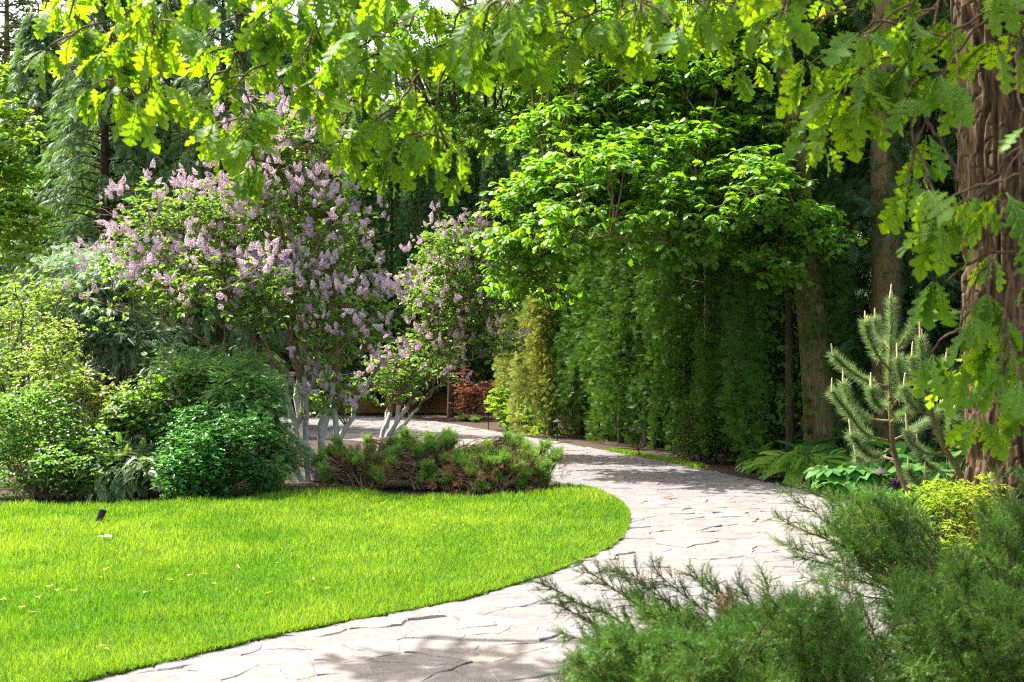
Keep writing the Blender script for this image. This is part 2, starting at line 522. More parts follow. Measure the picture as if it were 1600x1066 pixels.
def T_twig(n=10, w=.035, ln=.28, ang=.75, seed=1, base=0.0):
    """twig axis with short needles all round"""
    r = np.random.default_rng(seed)
    v = [(0, -w * .5, 0), (0, w * .5, 0), (1, 0, 0)]
    t = [(0, 1, 2)]
    for i in range(n):
        x = base + (1 - base) * (i + .5) / n
        a = i * 2.4 + r.random()
        l = ln * (1 - .45 * x) * (.8 + .4 * r.random())
        d = np.array([math.cos(ang), math.sin(ang) * math.cos(a), math.sin(ang) * math.sin(a)])
        s = unit(np.cross(d, [.3, .5, .8])) * w
        b = np.array([x, 0, 0])
        k = len(v)
        v += [tuple(b - s * .5), tuple(b + s * .5), tuple(b + d * l)]
        t.append((k, k + 1, k + 2))
    return np.array(v, float), None, np.array(t)


JTWIG = T_twig(11, .05, .36, .7, 3)
JTWIG2 = T_twig(9, .06, .45, .6, 5)


def T_floret(n=46, L=1.0, R=.27, seed=2, s=.1):
    """cone shaped flower panicle made of little quads"""
    r = np.random.default_rng(seed)
    v, q = [], []
    for i in range(n):
        t = (i + .5) / n
        a = i * 2.39996
        rad = R * math.sin(math.pi * min(1, (t * .9 + .12))) ** .6 * (1 - .75 * t) * 1.35 * (.75 + .4 * r.random())
        c = np.array([t * L, rad * math.cos(a), rad * math.sin(a)])
        nrm = unit(np.array([.25, math.cos(a), math.sin(a)]) + r.normal(0, .35, 3))
        u = unit(np.cross(nrm, [1, .2, .1])); w = np.cross(nrm, u)
        k = len(v)
        sz = s * (.7 + .5 * r.random())
        v += [c + u * sz, c + w * sz + nrm * sz * .35, c - u * sz, c - w * sz + nrm * sz * .35]
        q.append((k, k + 1, k + 2, k + 3))
    return np.array(v), np.array(q), None


PANICLE = T_floret(54)


# ------------------------------------------------------------------ crowns
def rdir(n, rng, zmin=-1.0, zmax=1.0):
    z = rng.uniform(zmin, zmax, n); a = rng.uniform(0, 2 * math.pi, n)
    s = np.sqrt(1 - z * z)
    return np.stack([s * np.cos(a), s * np.sin(a), z], axis=1)


def clump_centres(ells, n, rng, shell=(0.55, 1.0), zmin=-.75):
    """points in the outer part of a set of ellipsoids ((centre, radii), ...)"""
    vol = np.array([np.prod(r) ** (2 / 3) for c, r in ells]); vol = vol / vol.sum()
    C, O = [], []
    for (c, r), f in zip(ells, vol):
        k = max(1, int(round(n * f)))
        d = rdir(k, rng, zmin, 1)
        rr = rng.uniform(shell[0], shell[1], k)[:, None]
        C.append(np.asarray(c) + d * rr * np.asarray(r))
        O.append(unit(d / np.asarray(r)))
    return np.vstack(C), np.vstack(O)


def leaves(mb, P, O, T, L, k, rng, elev=(-.5, .3), outw=.5, upj=.5, pet=0.0, mat=0, rnd=None, rj=.35):
    """k leaves radiating from each tuft point P with outward hint O"""
    n = len(P)
    P2 = np.repeat(P, k, 0); O2 = np.repeat(O, k, 0)
    a = rng.uniform(0, 2 * math.pi, n * k)
    d = np.stack([np.cos(a), np.sin(a), rng.uniform(elev[0], elev[1], n * k)], 1) + O2 * outw
    d = unit(d)
    up = np.array([0, 0, 1.0]) + rng.normal(0, upj, (n * k, 3))
    R = frames(d, up)
    S = L * rng.uniform(.65, 1.15, n * k)
    r0 = rng.random(n) if rnd is None else rnd
    r = np.clip(np.repeat(r0, k) * (1 - rj) + rng.random(n * k) * rj, 0, 1)
    mb.scatter(T, P2 + d * pet, R, S, r, mat)


def curve(a, b, n, rng, sag=0.0, wob=0.05, bow=None):
    a, b = np.asarray(a, float), np.asarray(b, float)
    t = np.linspace(0, 1, n)[:, None]
    p = a + (b - a) * t
    L = np.linalg.norm(b - a)
    p[:, 2] += sag * L * (np.sin(t[:, 0] * math.pi))
    if bow is not None:
        p += np.asarray(bow) * np.sin(t * math.pi)
    w = rng.normal(0, wob * L, (n, 3)); w[0] = 0; w[-1] = 0
    w = (w + np.roll(w, 1, 0)) / 2; w[0] = 0; w[-1] = 0
    return p + w


def clump_fill(C, O, m, rad, flat, rng):
    """m tuft points in a flattened blob round each clump centre"""
    n = len(C)
    d = rdir(n * m, rng) * (rng.random(n * m) ** .45)[:, None]
    d[:, 2] *= flat
    P = np.repeat(C, m, 0) + d * rad
    Oo = unit(np.repeat(O, m, 0) * .6 + d * np.array([1, 1, 1 / flat * .6]))
    return P, Oo


def nearest(pts, p):
    return pts[np.argmin(((pts - p) ** 2).sum(1))]


def rough_trunk(mb, path, rad, A, B, amp, seed, na=160, nz=360, flare=.35, mat=0):
    """trunk with modelled furrows; path = polyline of (x, y, z)"""
    path = np.asarray(path, float)
    s = np.concatenate([[0], np.cumsum(np.linalg.norm(np.diff(path, axis=0), axis=1))])
    u = np.linspace(0, s[-1], nz)
    P = np.stack([np.interp(u, s, path[:, i]) for i in range(3)], 1)
    R = np.interp(u, s, rad)
    th = np.linspace(0, 2 * math.pi, na, endpoint=False)
    TH, U = np.meshgrid(th, u)
    c, sn = np.cos(TH), np.sin(TH)
    warp = vnoise(np.stack([c * 1.5, sn * 1.5, U * 1.5], -1), seed + 1) * .5
    n1 = np.abs(vnoise(np.stack([c * A + warp, sn * A + warp, U * B], -1), seed))
    n2 = vnoise(np.stack([c * A * 2.6, sn * A * 2.6, U * B * 3.5], -1), seed + 2)
    n3 = np.abs(vnoise(np.stack([c * A * 1.7, sn * A * 1.7, U * B * 5], -1), seed + 5))
    ridge = np.minimum(n1 * 3.2, 1.0)
    lump = vnoise(np.stack([c * 1.1, sn * 1.1, U * .7], -1), seed + 3)
    fl = 1 + flare * np.exp(-U / .35) * (1 + .35 * np.cos(TH * 5 + seed))
    r = R[:, None] * fl * (1 + .05 * lump) + amp * (ridge - .6) + amp * .25 * n2 - amp * .35 * (n3 < .12) * ridge
    V = np.stack([P[:, 0:1] + r * c, P[:, 1:2] + r * sn, np.broadcast_to(P[:, 2:3], r.shape)], -1).reshape(-1, 3)
    i = np.arange(nz - 1)[:, None] * na; j = np.arange(na)[None]; j2 = (j + 1) % na
    q = np.stack([i + j, i + j2, i + na + j2, i + na + j], 2).reshape(-1, 4)
    mb.add(V, q, None, 0.5, mat)


# ------------------------------------------------------------------ the ground, the path and the lawn
LEFT = np.array([(-6.5, 3.0), (-3.4, 5.0), (-1.96, 6.33), (-1.45, 7.2), (-.41, 8.2), (.25, 9.28), (.85, 10.7), (1.12, 12.2), (1.19, 13.4), (1.12, 14.6), (.92, 15.5), (.5, 16.6), (-.1, 18.3), (-.9, 20.6), (-2.1, 23.3), (-4, 25.8), (-7, 27.4), (-13, 28.6)])
RIGHT = np.array([(-4.5, 0.6), (-.6, 2.6), (1.3, 5.0), (2.4, 7.4), (3.1, 9.6), (3.5, 11.5), (3.62, 13.6), (3.4, 15.6), (2.75, 18.0), (1.74, 21.4), (.6, 24.8), (-1.5, 31.0), (-2.7, 33.8), (-5, 35.6), (-9, 36.6), (-13, 37)])


def smooth_line(p, n=160):
    s = np.concatenate([[0], np.cumsum(np.linalg.norm(np.diff(p, axis=0), axis=1))])
    u = np.linspace(0, s[-1], n)
    q = np.stack([np.interp(u, s, p[:, i]) for i in range(2)], 1)
    for _ in range(5):
        q[1:-1] = (q[:-2] + 2 * q[1:-1] + q[2:]) / 4
    return q


LEFT_S, RIGHT_S = smooth_line(LEFT), smooth_line(RIGHT)
PATH_POLY = np.vstack([LEFT_S, RIGHT_S[::-1]])


def inside(poly, P):
    x, y = P[:, 0], P[:, 1]
    c = np.zeros(len(P), bool)
    xj, yj = poly[-1]
    for xi, yi in poly:
        with np.errstate(divide='ignore', invalid='ignore'):
            k = ((yi > y) != (yj > y)) & (x < (xj - xi) * (y - yi) / (yj - yi + 1e-12) + xi)
        c ^= k
        xj, yj = xi, yi
    return c


def sheet(name, poly, z, mat, thick=0.0):
    bm_v = [(x, y, z) for x, y in poly]
    me = bpy.data.meshes.new(name)
    n = len(bm_v)
    if thick:
        bm_v += [(x, y, z - thick) for x, y in poly]
        faces = [list(range(n))] + [[i, i + n, (i + 1) % n + n, (i + 1) % n] for i in range(n)]
    else:
        faces = [list(range(n))]
    me.from_pydata(bm_v, [], faces)
    me.materials.append(mat)
    o = bpy.data.objects.new(name, me)
    COL.objects.link(o)
    return tag(o, kind='structure')


sheet('ground', [(-250, -60), (250, -60), (250, 400), (-250, 400)], 0.0, M['mulch'])


def build_path():
    rng = np.random.default_rng(11)
    JOINT = 11.15
    # stone centres: jittered grid, mirrored about the straight joint
    xs, ys = np.meshgrid(np.arange(-14, 5, .32), np.arange(1, 38, .23))
    S = np.stack([xs.ravel(), ys.ravel()], 1) + rng.uniform(-.15, .15, (xs.size, 2))
    keep = np.abs(S[:, 1] - JOINT) > .42
    S = S[keep & (rng.random(len(S)) > .22)]
    jx = np.arange(-1, 6, .5) + rng.uniform(-.15, .15, 14)
    jd = rng.uniform(.14, .26, 14)
    S = np.vstack([S, np.stack([jx, JOINT - jd], 1), np.stack([jx, JOINT + jd], 1)])
    big = np.vstack([PATH_POLY])
    ins = inside(big, S)
    # keep a margin of neighbours outside for clipping
    near = ins.copy()
    for k in np.where(~ins)[0]:
        near[k] = np.min(((big - S[k]) ** 2).sum(1)) < .8
    S_all = S[near]; ins = ins[near]
    # also take stones whose centre lies just outside, so the edge is filled
    mb = MB()
    for i, c in enumerate(S_all):
        dist = ((S_all - c) ** 2).sum(1)
        nb = np.argsort(dist)[1:19]
        poly = [c + np.array(o) for o in ((-.8, -.8), (.8, -.8), (.8, .8), (-.8, .8))]
        for j in nb:
            m = (c + S_all[j]) / 2; nrm = S_all[j] - c
            nrm = nrm / np.linalg.norm(nrm)
            gap = .0022
            new = []
            for a in range(len(poly)):
                p, q = poly[a], poly[(a + 1) % len(poly)]
                dp, dq = (p - m).dot(nrm) + gap, (q - m).dot(nrm) + gap
                if dp <= 0: new.append(p)
                if dp * dq < 0: new.append(p + (q - p) * (dp / (dp - dq)))
            poly = new
            if len(poly) < 3: break
        if len(poly) < 3: continue
        poly = np.array(poly)
        # subdivide edges and roughen them
        pts = []
        for a in range(len(poly)):
            p, q = poly[a], poly[(a + 1) % len(poly)]
            L = np.linalg.norm(q - p); k = max(1, int(L / .05))
            for s in range(k): pts.append(p + (q - p) * s / k)
        pts = np.array(pts)
        pts += .03 * np.stack([vnoise(np.c_[pts * 9, np.zeros(len(pts))], 3), vnoise(np.c_[pts * 9, np.ones(len(pts)) * 5], 4)], 1)
        out = ~inside(PATH_POLY, pts)
        if out.all(): continue
        if out.any():
            for k in np.where(out)[0]:
                seg = PATH_POLY[np.argsort(((PATH_POLY - pts[k]) ** 2).sum(1))[0]]
                e = np.argmin(((PATH_POLY - pts[k]) ** 2).sum(1))
                best = None
                for a0, b0 in ((e - 1, e), (e, (e + 1) % len(PATH_POLY))):
                    A_, B_ = PATH_POLY[a0], PATH_POLY[b0]
                    tt = np.clip((pts[k] - A_).dot(B_ - A_) / max((B_ - A_).dot(B_ - A_), 1e-9), 0, 1)
                    pr = A_ + (B_ - A_) * tt
                    if best is None or ((pr - pts[k]) ** 2).sum() < ((best - pts[k]) ** 2).sum(): best = pr
                pts[k] = best
        cen = pts.mean(0)
        n = len(pts)
        tilt = rng.normal(0, .011, 2); h = .026 + rng.normal(0, .0038)

        def zt(P, amp):
            return h + (P - cen) @ tilt + amp * vnoise(np.c_[P * 6, np.full(len(P), i * .37)], 9) + .5 * amp * vnoise(np.c_[P * 17, np.full(len(P), i * .7)], 19)
        rim = cen + (pts - cen) * (1 - .010 / np.maximum(np.linalg.norm(pts - cen, axis=1), .05))[:, None]
        r2 = cen + (pts - cen) * .66; r3 = cen + (pts - cen) * .33
        lip = rng.random() * .004
        V = np.vstack([np.c_[pts, np.full(n, -.002)], np.c_[pts, np.maximum(zt(pts, .002) - .006 - lip, .006)], np.c_[rim, zt(rim, .006)], np.c_[r2, zt(r2, .008)], np.c_[r3, zt(r3, .008)], np.r_[cen, zt(cen[None], .008)][None]])
        a = np.arange(n); b = (a + 1) % n
        q = np.vstack([np.stack([k * n + a, k * n + b, (k + 1) * n + b, (k + 1) * n + a], 1) for k in range(4)])
        t = np.stack([4 * n + a, 4 * n + b, np.full(n, 5 * n)], 1)
        mb.add(V, q, t, rng.random(), 0)
    o = mb.build('flagstone_path', M['stone'], None, smooth=False)
    tag(o, kind='structure')
    return o


sheet('path_bed', PATH_POLY, 0.0225, M['mortar'])
build_path()

LAWN_FAR = np.array([(.92, 15.5), (.55, 15.75), (.25, 14.9), (-.4, 14.35), (-1.2, 14.5), (-1.9, 15.2), (-2.4, 15.3), (-2.9, 14.3), (-3.6, 13.9), (-4.5, 13.6), (-5.6, 13.7), (-8, 13.5), (-14, 13.6)])
sel = LEFT_S[(LEFT_S[:, 1] < 15.5)]
LAWN = np.vstack([[(-14, 2.0)], sel - np.array([.01, 0]), LAWN_FAR[1:]])
sheet('lawn', LAWN, 0.03, M['turf'], 0.03)


def build_grass():
    rng = np.random.default_rng(5)
    T = (np.array([(0, -.5, 0), (0, .5, 0), (.05, .38, .55), (.05, -.38, .55), (.28, 0, 1.0)]), np.array([(0, 1, 2, 3)]), np.array([(3, 2, 4)]))
    mb = MB()
    # only the part of the lawn near enough to be seen: denser where it is closer
    for y0, y1, dens, h, w in ((5.2, 7.5, 6500, .052, .0042), (7.5, 10, 5200, .052, .0050), (10, 12.5, 3600, .054, .0062), (12.5, 15.9, 2600, .058, .0078)):
        x0, x1 = -.46 * y1 - .6, 1.3
        n = int((x1 - x0) * (y1 - y0) * dens)
        P = np.stack([rng.uniform(x0, x1, n), rng.uniform(y0, y1, n)], 1)
        nn = vnoise(np.c_[P * 2.3, np.zeros(n)], 6)
        nf = vnoise(np.c_[P * 9.0, np.zeros(n)], 8)
        k = inside(LAWN, P) & (nf + rng.random(n) * 1.6 > -.35)
        P, nn, nf = P[k], nn[k], nf[k]
        n = len(P)
        a = rng.uniform(0, 2 * math.pi, n)
        x = np.stack([np.cos(a), np.sin(a), np.zeros(n)], 1)
        lean = rng.normal(0, .28, (n, 2))
        z = unit(np.c_[lean, np.ones(n)])
        y = unit(np.cross(z, x)); x = np.cross(y, z)
        R = np.stack([x, y, z], 2)
        hh = h * (1 + .25 * nn + .25 * nf) * rng.uniform(.55, 1.35, n)
        S = np.stack([hh, np.full(n, w) * rng.uniform(.7, 1.3, n), hh], 1)
        mb.scatter(T, np.c_[P, np.full(n, .028)], R, S, np.clip(.47 + .3 * vnoise(np.c_[P * .9, np.zeros(n)], 26) + .28 * nn + .2 * nf + rng.normal(0, .2, n), 0, 1))
    # longer blades hanging over the cut edge
    ln = LEFT_S[(LEFT_S[:, 1] > 5.0) & (LEFT_S[:, 1] < 15.7)]
    s_ = np.concatenate([[0], np.cumsum(np.linalg.norm(np.diff(ln, axis=0), axis=1))])
    n = 30000
    u = rng.uniform(0, s_[-1], n)
    P = np.stack([np.interp(u, s_, ln[:, k_]) for k_ in range(2)], 1)
    tg = np.gradient(ln, axis=0); tg = unit(np.stack([np.interp(u, s_, tg[:, k_]) for k_ in range(2)], 1))
    nr = np.stack([tg[:, 1], -tg[:, 0]], 1)
    rag = .012 * vnoise(np.c_[P * 9, np.zeros(n)], 15) + .01 * vnoise(np.c_[P * 30, np.zeros(n)], 16)
    P = P + nr * (rag - abs(rng.normal(0, .03, n)) + .012)[:, None]
    a = rng.uniform(0, 2 * math.pi, n)
    x = np.stack([np.cos(a), np.sin(a), np.zeros(n)], 1)
    z = unit(np.c_[rng.normal(0, .3, (n, 2)) + nr * .35, np.ones(n)])
    y = unit(np.cross(z, x)); x = np.cross(y, z)
    hh = .042 * rng.uniform(.5, 1.3, n)
    mb.scatter(T, np.c_[P, np.full(n, .022)], np.stack([x, y, z], 2), np.stack([hh, np.full(n, .0055), hh], 1), np.clip(rng.normal(.45, .25, n), 0, 1))
    o = mb.build('lawn_grass', M['grass'], None, smooth=True)
    tag(o, 'bright yellow green mown grass of the lawn beside the flagstone path', 'grass', kind='stuff')


build_grass()


def build_verge():
    """thin strip of grass at the foot of the hedge"""
    rng = np.random.default_rng(51)
    T = (np.array([(0, -.5, 0), (0, .5, 0), (.05, .38, .55), (.05, -.38, .55), (.28, 0, 1.0)]), np.array([(0, 1, 2, 3)]), np.array([(3, 2, 4)]))
    line = smooth_line(RIGHT, 400)
    line = line[(line[:, 1] > 18.6) & (line[:, 1] < 22)]
    n = 4500
    i = rng.integers(0, len(line), n)
    P = line[i] + np.stack([rng.uniform(.02, .30, n), rng.uniform(-.05, .1, n)], 1)
    a = rng.uniform(0, 6.28, n)
    x = np.stack([np.cos(a), np.sin(a), np.zeros(n)], 1)
    z = unit(np.c_[rng.normal(0, .3, (n, 2)), np.ones(n)]); y = unit(np.cross(z, x)); x = np.cross(y, z)
    hh = rng.uniform(.03, .09, n)
    mb = MB()
    mb.scatter(T, np.c_[P, np.zeros(n)], np.stack([x, y, z], 2), np.stack([hh, np.full(n, .009), hh], 1))
    tag(mb.build('verge_grass', M['grass']), 'thin strip of grass at the foot of the clipped hedge', 'grass', kind='stuff')


build_verge()
#PART2

# ------------------------------------------------------------------ tree builders
def oak_near():
    """the big oak at the right edge: trunk, limbs over the lawn, hanging sprays"""
    rng = np.random.default_rng(21)
    base = np.array([4.02, 10.0, 0.0])
    t = thing('oak_tree', 'huge furrowed oak trunk at the right edge with lobed leaf sprays hanging across the top', 'tree', base)
    mb = MB()
    rough_trunk(mb, [base + (0.02, 0, -.05), base + (-.02, 0, 1.5), base + (-.08, 0, 3.2), base + (-.2, -.05, 5.2), base + (-.25, 0, 8.5)], [.44, .42, .41, .40, .30], 5.0, 1.9, .05, 5, na=300, nz=760, flare=.22)
    mb.build('trunk', M['bark_oak'], t)
    # limbs above the frame
    limbs = [
        np.array([base + (-.2, 0, 4.9), (2.9, 8.3, 5.2), (1.6, 6.6, 5.0), (.2, 5.6, 4.5), (-1.3, 5.3, 4.2), (-2.6, 5.4, 4.0)]),
        np.array([base + (-.2, 0, 4.6), (3.3, 7.6, 4.6), (2.4, 5.6, 4.2), (1.4, 4.6, 3.7), (.6, 4.2, 3.5)]),
        np.array([base + (-.1, 0, 4.3), (3.5, 7.4, 4.3), (2.7, 5.2, 3.8), (2.0, 4.2, 3.4), (1.5, 3.9, 3.2)]),
        np.array([base + (-.25, 0, 6.4), (2.2, 9.6, 6.8), (.3, 9.3, 6.6), (-2.0, 9.2, 6.4), (-3.8, 9.3, 6.1)]),
    ]
    wood = MB()
    for L in limbs:
        s = np.linspace(0, 1, len(L)); u = np.linspace(0, 1, 26)
        p = np.stack([np.interp(u, s, L[:, i]) for i in range(3)], 1)
        p[1:-1] += rng.normal(0, .03, (24, 3))
        for _ in range(2): p[1:-1] = (p[:-2] + 2 * p[1:-1] + p[2:]) / 4
        wood.tube(p, .13 * (1 - .85 * u) + .012, 8)
    allp = np.vstack([np.stack([np.interp(np.linspace(0.15, 1, 40), np.linspace(0, 1, len(L)), L[:, i]) for i in range(3)], 1) for L in limbs[:3]])
    # sprays: (px, py, distance, leaf length, number of tufts, spread in px)
    S = [
        # dark single clump and cluster at the upper left
        (92, 72, 4.9, .155, 4, 22), (108, 30, 5.2, .14, 3, 18), (70, 15, 5.4, .14, 2, 20),
        (200, 30, 5.0, .16, 5, 38), (185, 90, 5.0, .15, 4, 34), (170, 140, 5.0, .15, 4, 25), (195, 165, 4.9, .15, 3, 20), (232, 140, 4.8, .17, 4, 28), (240, 70, 4.8, .17, 5, 35), (160, 95, 5.2, .14, 3, 25), (150, 45, 5.3, .14, 3, 25),
        (290, 30, 5.1, .15, 4, 40), (320, 60, 5.2, .14, 3, 30),
        # second cluster hanging over the lilac
        (300, 155, 5.2, .14, 3, 24), (350, 165, 5.1, .15, 4, 30), (340, 200, 5.0, .15, 4, 26), (390, 215, 4.9, .16, 4, 24), (395, 250, 4.9, .15, 3, 18), (400, 180, 5.1, .15, 4, 30), (420, 100, 5.3, .15, 5, 40), (370, 120, 5.4, .14, 4, 34), 
        (370, 30, 5.2, .15, 5, 45), (440, 40, 5.1, .15, 5, 45), (480, 95, 5.0, .15, 5, 36),
        # centre clusters
        (520, 30, 4.9, .17, 6, 45), (560, 80, 4.8, .17, 6, 40), (520, 120, 4.9, .16, 4, 32), (590, 130, 4.9, .16, 5, 36), (545, 165, 5.0, .15, 4, 34), (560, 225, 5.0, .15, 4, 28), (600, 240, 5.0, .15, 4, 26), (615, 185, 4.9, .16, 5, 34), (650, 215, 4.9, .15, 5, 34), (690, 235, 4.9, .15, 4, 26), (640, 140, 5.0, .15, 4, 34), (680, 175, 5.1, .14, 3, 28), (700, 262, 5.0, .14, 2, 14),
        (640, 40, 5.0, .16, 6, 46), (700, 80, 5.0, .15, 5, 36), (720, 30, 4.8, .17, 6, 44), (770, 30, 4.6, .18, 5, 36), (750, 70, 4.7, .17, 4, 24), (810, 20, 4.8, .16, 5, 40), (860, 75, 4.9, .15, 4, 34), (845, 40, 5.0, .15, 4, 40), (905, 85, 5.2, .14, 3, 28), (930, 20, 5.0, .15, 5, 42), (960, 60, 5.1, .14, 3, 34), (900, 35, 5.3, .14, 4, 40),
        (1000, 25, 5.3, .14, 4, 40), (1080, 20, 5.3, .14, 4, 42),
        # right of centre, bright yellow
        (1170, 85, 5.2, .14, 3, 26), (1160, 30, 5.2, .14, 4, 36), (1290, 205, 5.0, .14, 4, 26), (1310, 180, 5.0, .14, 3, 22), (1270, 160, 5.0, .14, 4, 26), (1300, 225, 5.1, .13, 2, 14), (1220, 55, 5.0, .14, 4, 30),
        # large shaded leaves at the upper right
        (1240, 60, 4.2, .16, 4, 28), (1275, 45, 4.1, .165, 4, 28), (1300, 110, 4.1, .17, 5, 36), (1340, 80, 4.0, .17, 5, 36), (1350, 140, 4.0, .17, 5, 32), (1390, 120, 4.0, .17, 5, 34), (1400, 50, 3.9, .17, 6, 42), (1440, 90, 3.9, .17, 5, 34), (1460, 40, 3.8, .17, 5, 36), (1480, 110, 3.9, .16, 3, 28), (1330, 25, 4.1, .17, 5, 40), (1480, 10, 3.8, .17, 4, 30), (1410, 150, 4.0, .15, 2, 24),
        # the leaf group left of the big trunk
        (1430, 235, 3.9, .16, 3, 26), (1440, 205, 3.9, .15, 2, 16), (1415, 290, 3.9, .165, 4, 24), (1460, 300, 3.8, .17, 4, 26), (1500, 290, 3.8, .165, 3, 26), (1450, 340, 3.7, .17, 4, 22), (1490, 345, 3.7, .17, 2, 18), (1545, 300, 3.8, .165, 3, 24), (1530, 320, 3.8, .15, 2, 16),
        # over the trunk at the edge
        (1560, 20, 3.8, .17, 4, 28), (1590, 70, 3.7, .17, 4, 26), (1600, 40, 3.7, .17, 3, 26), (1575, 85, 3.7, .16, 2, 16), (1595, 190, 3.6, .17, 3, 18), (1595, 300, 3.6, .17, 3, 18), (1600, 380, 3.7, .15, 2, 14),
        # lower group in front of the trunk
        (1480, 440, 3.9, .155, 4, 20), (1510, 470, 3.9, .16, 4, 22), (1540, 450, 3.9, .15, 3, 22), (1500, 510, 3.8, .165, 3, 20), (1545, 500, 3.8, .16, 3, 20), (1560, 530, 3.7, .165, 3, 18), (1455, 550, 4.2, .15, 3, 20), (1480, 580, 4.2, .16, 3, 20), (1500, 560, 4.1, .15, 3, 20), (1575, 560, 3.7, .165, 4, 20), (1590, 590, 3.6, .17, 3, 20), (1560, 640, 3.8, .16, 3, 16), (1590, 640, 3.7, .17, 3, 18), (1590, 420, 3.8, .15, 3, 18), (1555, 395, 4.0, .12, 2, 14),
    ]
    # fill the top edge and the crown just above it
    for i in range(62):
        S.append((rng.uniform(110, 1340), rng.uniform(-130, 35), rng.uniform(4.7, 6.0), .15, 4, 45))
    for i in range(7):
        S.append((rng.uniform(1150, 1600), rng.uniform(-160, -10), rng.uniform(3.9, 4.6), .16, 5, 40))
    P, O, Ls = [], [], []
    twigs = MB()
    S.sort(key=lambda q_: q_[1] + 60 * rng.random())
    nodes = allp
    for px, py, d, L, n, sp in S:
        n = max(1, int(round(n * (.36 if px > 1225 else .68) + rng.uniform(-.25, .25))))
        c = W(px, py, d)
        up = c + np.array([.10 + rng.normal(0, .05), rng.normal(0, .1), .12])
        a = nearest(nodes * np.array([1, .7, .8]), up * np.array([1, .7, .8])) / np.array([1, .7, .8])
        ln = np.linalg.norm(c - a)
        cv = curve(a, c, 12, rng, sag=.12, wob=.02)
        twigs.tube(cv, np.linspace(min(.010, .004 + .005 * ln), .0036, 12), 5)
        nodes = np.vstack([nodes, cv[4:]])
        for k in range(n):
            pt = W(px + rng.normal(0, sp * .75), py + rng.normal(0, sp * .6), d + rng.normal(0, .13))
            j = cv[rng.integers(6, 11)]
            twigs.tube(curve(j, pt, 6, rng, sag=.1, wob=.03), np.linspace(.0045, .0022, 6), 4, cap=False)
            P.append(pt); O.append(unit(pt - j + [0, 0, -.08])); Ls.append(L)
    P, O, Ls = np.array(P), np.array(O), np.array(Ls)
    crown = MB()
    for T, TV, k in ((OAK, VEIN, 4), (OAK2, VEIN2, 2)):
        n = len(P); P2 = np.repeat(P, k, 0); O2 = np.repeat(O, k, 0)
        a = rng.uniform(0, 2 * math.pi, n * k)
        dd = unit(np.stack([np.cos(a), np.sin(a), rng.uniform(-1.1, .15, n * k)], 1) + .75 * O2)
        R = frames(dd, np.array([0, 0, 1.0]) + rng.normal(0, .38, (n * k, 3)))
        Sx = np.repeat(Ls, k) * rng.uniform(.48, 1.0, n * k)
        S3 = np.stack([Sx, Sx * rng.uniform(.85, 1.15, n * k), Sx * rng.uniform(.6, 1.5, n * k)], 1)
        crown.scatter(TV, P2 + dd * .012, R, S3, rng.random(n * k), 1)
        crown.scatter(T, P2 + dd * .012, R, S3, np.clip(np.repeat(rng.random(n), k) * .6 + rng.random(n * k) * .4, 0, 1))
    # unseen high foliage, added to shade the path foot, right leaves and trunk
    C, O4 = clump_centres([((-3.65, 8.5, 6.0), (.6, .3, .35)), ((-.5, 5.0, 5.4), (1.2, .7, .3)), ((.6, 5.4, 5.5), (.9, .7, .3)), ((1.7, 11.4, 7.0), (.7, .6, .4))], 32, rng, (.2, 1))
    Pq, Oq = clump_fill(C, O4, 14, .42, .4, rng)
    leaves(crown, Pq, Oq, OAKM, .16, 6, rng, outw=.5)
    lp = np.vstack([np.stack([np.interp(np.linspace(.15, 1, 40), np.linspace(0, 1, len(L_)), L_[:, i]) for i in range(3)], 1) for L_ in limbs])
    for c in C:
        a = nearest(lp, c)
        wood.tube(curve(a, c, 7, rng, wob=.03), np.linspace(.025, .008, 7), 5)
    crown.build('crown', [M['oak_near'], M['vein']], t)
    wood.build('limb', M['bark_oak'], t)
    twigs.build('twig', M['twig'], t)


